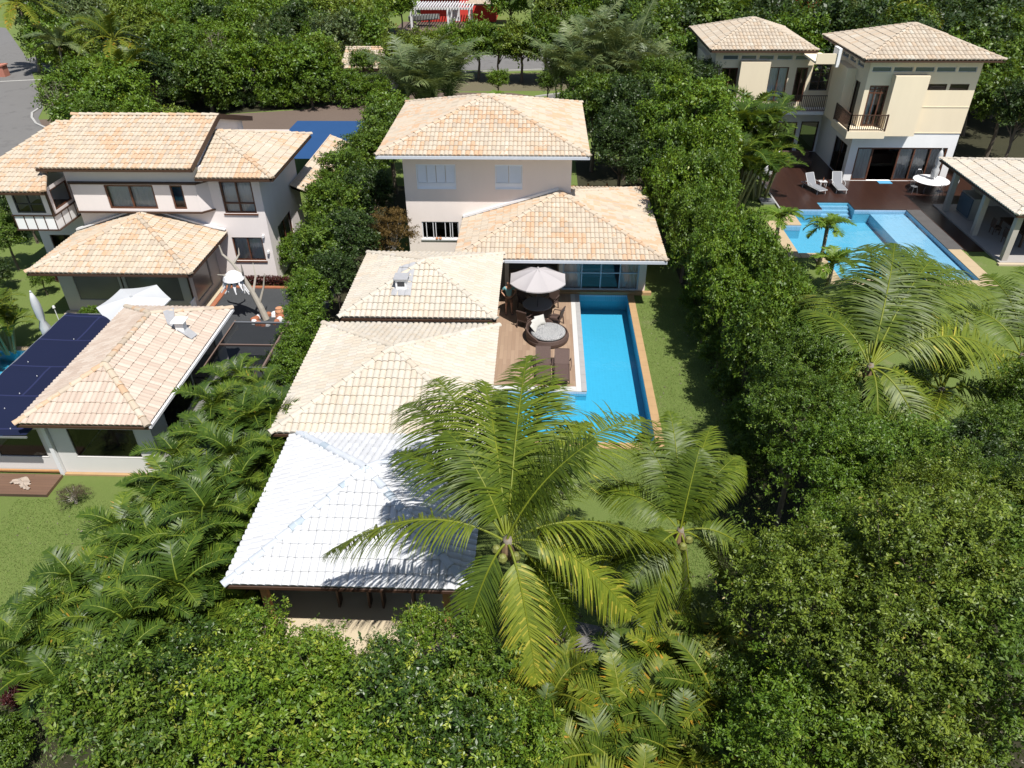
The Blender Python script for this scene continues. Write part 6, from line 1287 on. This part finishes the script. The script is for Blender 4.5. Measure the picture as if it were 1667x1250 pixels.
def coco(label, base, crown, tips, nl=95, ll=.85, lw=.042, seed=1, extra=(), m=None, lift=.9, trunk_r=.16, droop=.55):
    t = thing('coconut_palm', label, 'palm tree', base); B = Vector(base); Cn = Vector(crown); rs_ = np.random.RandomState(seed)
    mb = MB(); pts = [B.lerp(Cn, k/12)+Vector((math.sin(k/12*math.pi)*.25, 0, 0)) for k in range(13)]; mb.tube(pts, [trunk_r*(1.35-.5*min(1, k/3)-.02*k) for k in range(13)], 12); mb.build('trunk', palm_trunk, t, smooth=True)
    hb = MB(); hb.lathe(Cn.x, Cn.y, [(.13, Cn.z-.55), (.15, Cn.z-.35), (.11, Cn.z-.15), (.06, Cn.z-.03), (.02, Cn.z+.02)], 10); hb.build('heart', mat('palm fibre', (.20, .13, .07), .9, .3, 6, 40, .5), t)
    nb = MB()
    for i in range(5):
        a = i*1.3+seed; p = Vector((Cn.x+math.cos(a)*.24, Cn.y+math.sin(a)*.24, Cn.z-.38)); nb.lathe(p.x, p.y, [(.02, p.z-.13), (.09, p.z-.07), (.11, p.z), (.08, p.z+.09), (.02, p.z+.13)], 8)
    nb.build('coconuts', mat('green coconut', (.16, .17, .04), .6), t)
    C0 = np.array(crown); Bo = np.array(base)
    for i, tp in enumerate(tips):
        tip = np.array(tp[:3]); h = tip-C0; L = np.linalg.norm(h); ap = C0+h*np.array([.42, .42, .5])+np.array([0, 0, lift*L*.22*(tp[3] if len(tp) > 3 else 1)+max(0, .12*L)]); st = C0+nz(h)*.12
        P = bez(st, ap, tip); tvb = tp[4] if len(tp) > 4 else .42+rs_.uniform(-.12, .18)
        v, q, tt = leaflets(rs_, P, upv_for(P)+rs_.normal(size=3)*np.array([.3, .3, 0]), nl, ll*min(1.1, max(.72, L/4.6)), lw, fwd=.48, vup=.30, droop=droop*(tp[5] if len(tp) > 5 else 1), t0=.14, segs=4, tvb=tvb)
        link('frond', np_mesh('frond', v-Bo, q, tt, m or lf_coco), t)
    for (az, el, L, dr) in extra:
        P = arc(az, el, L, dr, 14, crown); v, q, tt = leaflets(rs_, P, upv_for(P), int(nl*.8), ll*.9, lw, fwd=.48, vup=.3, droop=droop, segs=4, tvb=.3); link('frond', np_mesh('frond', v-Bo, q, tt, m or lf_coco), t)
    return t
MC = (-.58, 11.3, 6.2)
coco('tall coconut palm leaning over the right edge of the white tiled roof', (-.35, 12.2, 0), MC,
     [(-.25, 15.6, 8.1, .6), (-2.75, 16.6, 6.7, 1), (-3.6, 16.2, 6.1, 1.2), (-4.85, 11.95, 4.9, 1.3, .6, 1.7), (-3.3, 13.6, 6.6, 1.0, .3), (3.1, 16.2, 5.7, 1.2, .55), (1.2, 13.6, 7.6, .8), (2.9, 15.0, 4.4, 1.1, .4), (3.3, 12.3, 4.9, 1.2, .65, 1.6), (2.25, 11.2, 3.9, 1.6, .75, 1.5), (.1, 9.75, 3.4, 1.5, .8, .9), (-1.3, 15.2, 7.6, .7), (.4, 14.9, 7.9, .6), (.9, 11.0, 3.4, 1.4, .3, 1.2), (-1.5, 10.5, 4.0, 1.2, .25), (-2.0, 13.2, 7.6, .8), (2.2, 12.9, 3.8, 1.3, .75, 1.4)],
     seed=3, nl=108, ll=1.25, lw=.037, droop=1.05, extra=[(.3, 1.2, 3.0, .7)])
coco('shorter coconut palm on the lawn right of the tall one', (3.9, 13.6, 0), (3.5, 13.0, 4.9),
     [(3.35, 15.3, 6.7, .6), (5.5, 15.1, 5.0, 1.2, .5), (5.95, 12.9, 3.3, 1.6, .45), (5.0, 13.0, 2.9, 1.2, .7), (2.7, 11.5, 2.7, 1.4, .66, .9), (1.6, 14.1, 5.1, 1, .4), (4.5, 15.5, 6.1, .8), (1.9, 12.8, 3.9, 1.1), (3.9, 12.2, 2.7, 1.2, .4), (4.9, 14.2, 6.2, .8), (2.6, 14.9, 6.3, .8), (2.3, 11.9, 4.2, 1.2)], seed=5, nl=84, ll=1.0, lw=.034, droop=1.05, trunk_r=.13, extra=[(1.2, 1.2, 2.0, .6)])
P3 = (10.04, 19.3, 5.6)
coco('wide coconut palm below the pale pool, its long fronds reaching over the grass', (10.6, 20.6, 0), P3,
     [(9.75, 24.3, 5.2, 1.2, .6), (10.6, 24.2, 6.0, 1.0, .45), (11.3, 24.5, 7.2, .8, .3), (13.3, 24.6, 7.0, .8, .35), (14.8, 24.6, 6.2, 1.0, .35), (15.9, 24.2, 5.5, 1.2, .6), (15.7, 20.9, 4.3, 1.5, .7, 1.3), (8.6, 19.9, 4.6, 1.0, .65), (12.9, 18.6, 3.2, 1.3, .6), (14.6, 22.3, 4.8, 1.1, .5), (11.5, 23.0, 7.9, .6, .3), (11.4, 17.6, 4.0, 1.1, .55), (8.6, 21.6, 6.2, 1), (12.6, 22.5, 7.6, .8, .4), (9.9, 17.2, 4.0, 1.1)], seed=8, nl=92, ll=1.3, lw=.044, droop=.9)
coco('coconut palm cut by the right edge of the picture', (16.9, 23.2, 0), (16.6, 22.3, 4.2),
     [(16.4, 25.6, 5.6, .8), (17.6, 25.4, 6, .8), (14.9, 24.6, 4.8, 1.1), (14.6, 22.6, 3.6, 1.2), (15.6, 20.6, 3.0, 1.2, .6), (18.6, 24.2, 5), (18.6, 21.6, 3.4), (17.2, 20.2, 3)], seed=12, nl=60, ll=1.15, lw=.045, droop=.8)
coco('coconut palm between the wide palm and the right edge, low dark fronds', (13.4, 21.6, 0), (13.5, 21.0, 3.6),
     [(13.6, 23.8, 5.0, .8), (15.2, 23.0, 4.2, 1), (15.6, 20.6, 3.2, 1.1), (14.4, 18.8, 2.6, 1.2), (12.2, 18.8, 3.0, 1.1), (11.3, 20.8, 3.4, 1), (11.8, 23.0, 4.6, .9), (12.8, 23.4, 5.6, .7), (14.6, 22.8, 5.6, .7)], seed=14, nl=52, ll=1.0, lw=.045, droop=.8, m=lf_coco)
# far coconut palms: one prototype copied
cp_ = coco('', (0, 0, 0), (0, 0, 5.5), [(math.cos(a)*r, math.sin(a)*r, z, 1.1, tb) for a, r, z, tb in ((0, 3.6, 4.6, .5), (.8, 3.0, 6.6, .4), (1.5, 3.2, 6.4, .4), (2.2, 3.4, 6.0, .5), (2.9, 3.5, 4.8, .6), (3.6, 3.1, 4.0, .7), (4.4, 3.1, 3.9, .75), (5.1, 3.2, 3.8, .7), (5.8, 3.3, 4.4, .6), (1.1, 2.0, 7.6, .4), (4.0, 1.6, 7.4, .4), (.4, 3.2, 6.4, .4), (2.6, 2.6, 7.2, .4), (5.5, 2.6, 6.0, .5))], seed=21, nl=46, ll=.85, lw=.085)
for i, (x, y, s, rz, m_, lb) in enumerate([(-54.5, 84.5, 1.25, .5, lf_areca2, 'coconut palm with yellowing fronds at the top left corner'), (-37.2, 69.2, 1.1, 1.4, None, 'coconut palm standing among the trees behind the left house'), (-44.0, 72.2, .9, 3, lf_fan, 'smaller coconut palm to the left in the woodland behind the left house'), (-33.9, 63.5, .85, 4, None, 'low coconut palm behind the ridge of the left house'), (-38.2, 83.5, .8, 2.5, lf_areca2, 'yellowish palm crown deep in the left woodland'),
        (34.5, 79.5, 1.3, 1, None, 'large coconut palm behind the roof of the right house'), (30.5, 82.5, 1.15, 2.2, lf_fan, 'coconut palm left of the large one behind the right house roof'), (27.8, 98, .9, 2.2, None, 'coconut palm before the red porch at the top right'), (-27.5, 31.0, .42, 1, lf_areca2, 'small yellow palm at the left edge by the lawn'), (3.2, 101, 1.0, 2.2, lf_dark, 'tall dark palm between the red house and the white house'), (-1.2, 103, 1.1, .2, lf_dark, 'dark palm just right of the white pergola and red house')]):
    o = cp_ if i == 0 else copy_tree(cp_)
    o.location = (x, y, 0); o.scale = (s, s, s); o.rotation_euler.z = rz; tag(o, lb, 'palm tree')
    if m_:
        for ch in o.children:
            if 'frond' in ch.name: ch.material_slots[0].link = 'OBJECT'; ch.material_slots[0].material = m_
# tall upright palm clump behind the centre house (long upright leaves)
def clump(name, label, cat, seed, nst, H, fr, L, el, dr, nl, ll, lw, m, spreadr=.5, lean=.35, sm=None, tvr=(.15, .75), vup=.45, droop=.35, low=True):
    rs_ = np.random.RandomState(seed); t = thing(name, label, cat); parts = []; mb = MB()
    for s in range(nst):
        a = 2*math.pi*(s+rs_.rand()*.6)/nst; r = spreadr*rs_.uniform(.2, 1); h = H*rs_.uniform(.55, 1.08); bx, by = math.cos(a)*r, math.sin(a)*r; tx, ty = bx+math.cos(a)*lean*h*rs_.uniform(.4, 1), by+math.sin(a)*lean*h*rs_.uniform(.4, 1)
        mb.tube([(bx, by, 0), ((bx+tx)/2, (by+ty)/2, h*.5), (tx, ty, h)], [lw*1.3+.02, lw+.015, lw+.01], 6, tv=.6)
        n = rs_.randint(fr-1, fr+2); p0 = rs_.rand()*6
        for k in range(n):
            az = p0+k*2.4+rs_.normal()*.2; e = el*rs_.uniform(.75, 1.15)*(1 if k > 1 else 1.15); lk = L*rs_.uniform(.75, 1.15); P = arc(az, e, lk, dr*rs_.uniform(.8, 1.25), 11, (tx, ty, h))
            parts.append(leaflets(rs_, P, upv_for(P), nl, ll*rs_.uniform(.85, 1.1), lw, fwd=.6, vup=vup, droop=droop, t0=.2, segs=3, tvb=rs_.uniform(*tvr)))
    v, q, tt = join(parts); mb.build('stem', sm or mat('green palm cane', (.20, .20, .08), .5, .2, 3, 30, .2), t, world=False); link('crown', np_mesh('crown', v, q, tt, m), t); return t
AR = [clump('areca_palm', '', 'palm', 201+i, 9, 2.5, 7, 1.75, 1.15, 1.75, 27, .47, .050, lf_areca, .5, .32, vup=.45, tvr=(.10, .68), droop=.28) for i in range(3)]
LA = [(-9.9, 21.0, .9), (-10.8, 19.8, .9), (-9.2, 19.2, .82), (-11.0, 17.8, .88), (-9.8, 17.0, .92), (-8.9, 16.4, .8), (-11.2, 15.6, .85), (-10.1, 14.7, .92), (-9.1, 14.4, .82), (-11.3, 13.2, .85), (-10.2, 12.6, .9), (-9.0, 12.8, .76), (-11.5, 11.3, .85), (-10.6, 10.7, .85), (-9.7, 11.2, .78), (-10.9, 22.6, .74), (-8.9, 21.4, .7)]
LL = ['at the top of the left palm grove, under the screened pergola', 'at the right corner of the grill pavilion roof', 'against the middle pavilion roof', 'in front of the grill pavilion wall', 'in the upper middle of the left palm grove', 'against the top edge of the white roof', 'at the lawn side, level with the dry bush', 'in the very middle of the left palm grove', 'touching the left edge of the white roof', 'leaning over the left lawn', 'below the middle of the left palm grove', 'at the left corner of the white roof', 'lowest on the lawn side of the left grove', 'above the bottom left shrubs', 'between the left grove and the white roof corner', 'beside the gutter of the grill pavilion', 'squeezed between the hedge and the middle pavilion']
for i, ((x, y, s), lb) in enumerate(zip(LA, LL)):
    o = AR[i % 3] if i < 3 else copy_tree(AR[i % 3]); o.location = (x, y, 0); o.scale = (s, s, s*1.02); o.rotation_euler.z = i*1.9; tag(o, 'areca palm clump '+lb, 'palm', 'areca palms of the left grove')
AY = [clump('areca_palm', '', 'palm', 221+i, 9, 2.3, 8, 1.5, 1.1, 1.7, 27, .43, .046, lf_areca2, .5, .32, tvr=(.1, .8), droop=.28) for i in range(2)]
for i, (x, y, s, lb) in enumerate([(2.6, 10.4, 1.0, 'top left of the bottom clump, under the second coconut palm'), (4.2, 10.7, 1.0, 'top right of the bottom clump'), (1.2, 9.8, .95, 'beside the grey sand patch'), (2.2, 8.9, 1.05, 'in the middle of the bottom clump'), (3.7, 9.1, 1.05, 'in the right middle of the bottom clump'), (4.9, 9.5, .95, 'next to the olive thicket'), (.6, 8.7, .9, 'next to the glossy bottom shrubs'), (4.6, 7.9, .95, 'cut by the bottom edge, next to the olive thicket'), (3.0, 7.9, 1.0, 'cut by the bottom edge in the middle of the clump'), (1.4, 7.7, .9, 'cut by the bottom edge beside the shrubs')]):
    o = AY[i % 2] if i < 2 else copy_tree(AY[i % 2]); o.location = (x, y, 0); o.scale = (s, s, s); o.rotation_euler.z = i*2.3; tag(o, 'yellowing areca palm clump '+lb, 'palm', 'yellowing areca palms at the bottom')
for i, (x, y, s, m_, lb) in enumerate([(11.7, 49.8, 1.7, None, 'tall areca palm clump left of the right house'), (13.8, 50.6, 1.6, None, 'tall areca palm clump in front of the second block of the right house'), (12.4, 46.6, 1.4, None, 'areca palm clump nearest the tall hedge below the right house'), (14.3, 48.2, 1.15, None, 'areca palm clump at the corner of the dark deck'), (-24.0, 28.0, .8, lf_areca2, 'yellow orange areca palm at the left lawn beside the folded umbrella'), (-24.6, 26.6, .7, None, 'areca palm beside the left pool'), (-4.6, 60.2, 1.0, lf_bright, 'bright upright palm just behind the ridge of the centre house'), (-5.6, 58.5, .8, None, 'low palm behind the centre house ridge, left of the bright one'), (-28.0, 49.0, 1.1, lf_hedge, 'palm clump behind the ridge of the left house'), (-24.8, 50.5, 1.0, lf_hedge, 'feathery palm beside the rake of the left house roof')]):
    o = copy_tree(AR[i % 3]); o.location = (x, y, 0); o.scale = (s,)*3; o.rotation_euler.z = i*1.3; tag(o, lb, 'palm')
    if 'group' in o: del o['group']
    if m_:
        for ch in o.children:
            if 'crown' in ch.name: ch.material_slots[0].link = 'OBJECT'; ch.material_slots[0].material = m_
FP = clump('feather_palm', 'huge bushy palm clump with long drooping grey green leaves behind the centre house', 'palm', 301, 10, 2.6, 8, 3.4, 1.35, 1.3, 40, .9, .05, lf_fan, 1.4, .25, droop=.9)
FP.location = (-8.9, 62.0, 0); FP.scale = (1.3, 1.2, 1.35)
for x, y, s, rz, lb in ((5.2, 65.5, 1.25, 1, 'drooping grey green palm clump right of the centre house roof, rear one'), (2.9, 62.5, 1.1, 2.5, 'drooping grey green palm clump right of the centre house roof, nearer the street'), (8.0, 62.0, 1.05, 4, 'drooping grey green palm clump beside the big rounded tree')):
    o = copy_tree(FP); o.location = (x, y, 0); o.scale = (s, s, s*1.3); o.rotation_euler.z = rz; o['label'] = lb
# short thick palms beside the right pool
def small_palm(label, x, y, h, s, seed):
    rs_ = np.random.RandomState(seed); t = thing('small_palm', label, 'palm', (x, y, 0)); MB().tube([(x, y, 0), (x+.06, y, h*.5), (x, y, h)], [.13, .09, .10], 10).build('trunk', palm_trunk, t, smooth=True); parts = []
    for k in range(17):
        az = k*2.4+rs_.normal()*.15; P = arc(az, rs_.uniform(.5, 1.25), 1.45*s*rs_.uniform(.85, 1.1), rs_.uniform(1.5, 2.1), 11, (0, 0, h)); parts.append(leaflets(rs_, P, upv_for(P), 26, .42*s, .055, fwd=.8, vup=.5, droop=.55, t0=.15, tvb=rs_.uniform(.3, .6)))
    v, q, tt = join(parts); link('crown', np_mesh('crown', v, q, tt, lf_hedge), t)
small_palm('short stout palm left of the pale pool', 13.05, 39.2, 2.2, 1.0, 5); small_palm('short stout palm in front of the pale pool', 15.1, 37.6, 2.3, 1.0, 6); small_palm('lower stout palm nearest the camera beside the pale pool', 14.75, 35.0, 1.5, .95, 7)
# fallen dead frond
rs_ = np.random.RandomState(77); P = bez((-.1, 12.3, 2.6), (.8, 12.0, 1.7), (2.2, 12.0, .5)); v, q, tt = leaflets(rs_, P, np.array([0, 0, 1.]), 80, .85, .03, fwd=.5, vup=0, droop=1.1, t0=.1, segs=4, tvb=.5)
o = link('dead_frond', np_mesh('dead_frond', v, q, tt, lf_dead)); tag(o, 'dead grey palm frond hanging above the grey sand patch', 'palm frond')
for ob in list(bpy.data.objects):
    if '_h' in ob: del ob['_h']
    # a prototype never placed would sit unlabelled at the origin
for p in nearA+nearB+mid+mid2+far+[br_, db]:
    if not p.get('label'):
        for ch in list(p.children): bpy.data.objects.remove(ch)
        bpy.data.objects.remove(p)
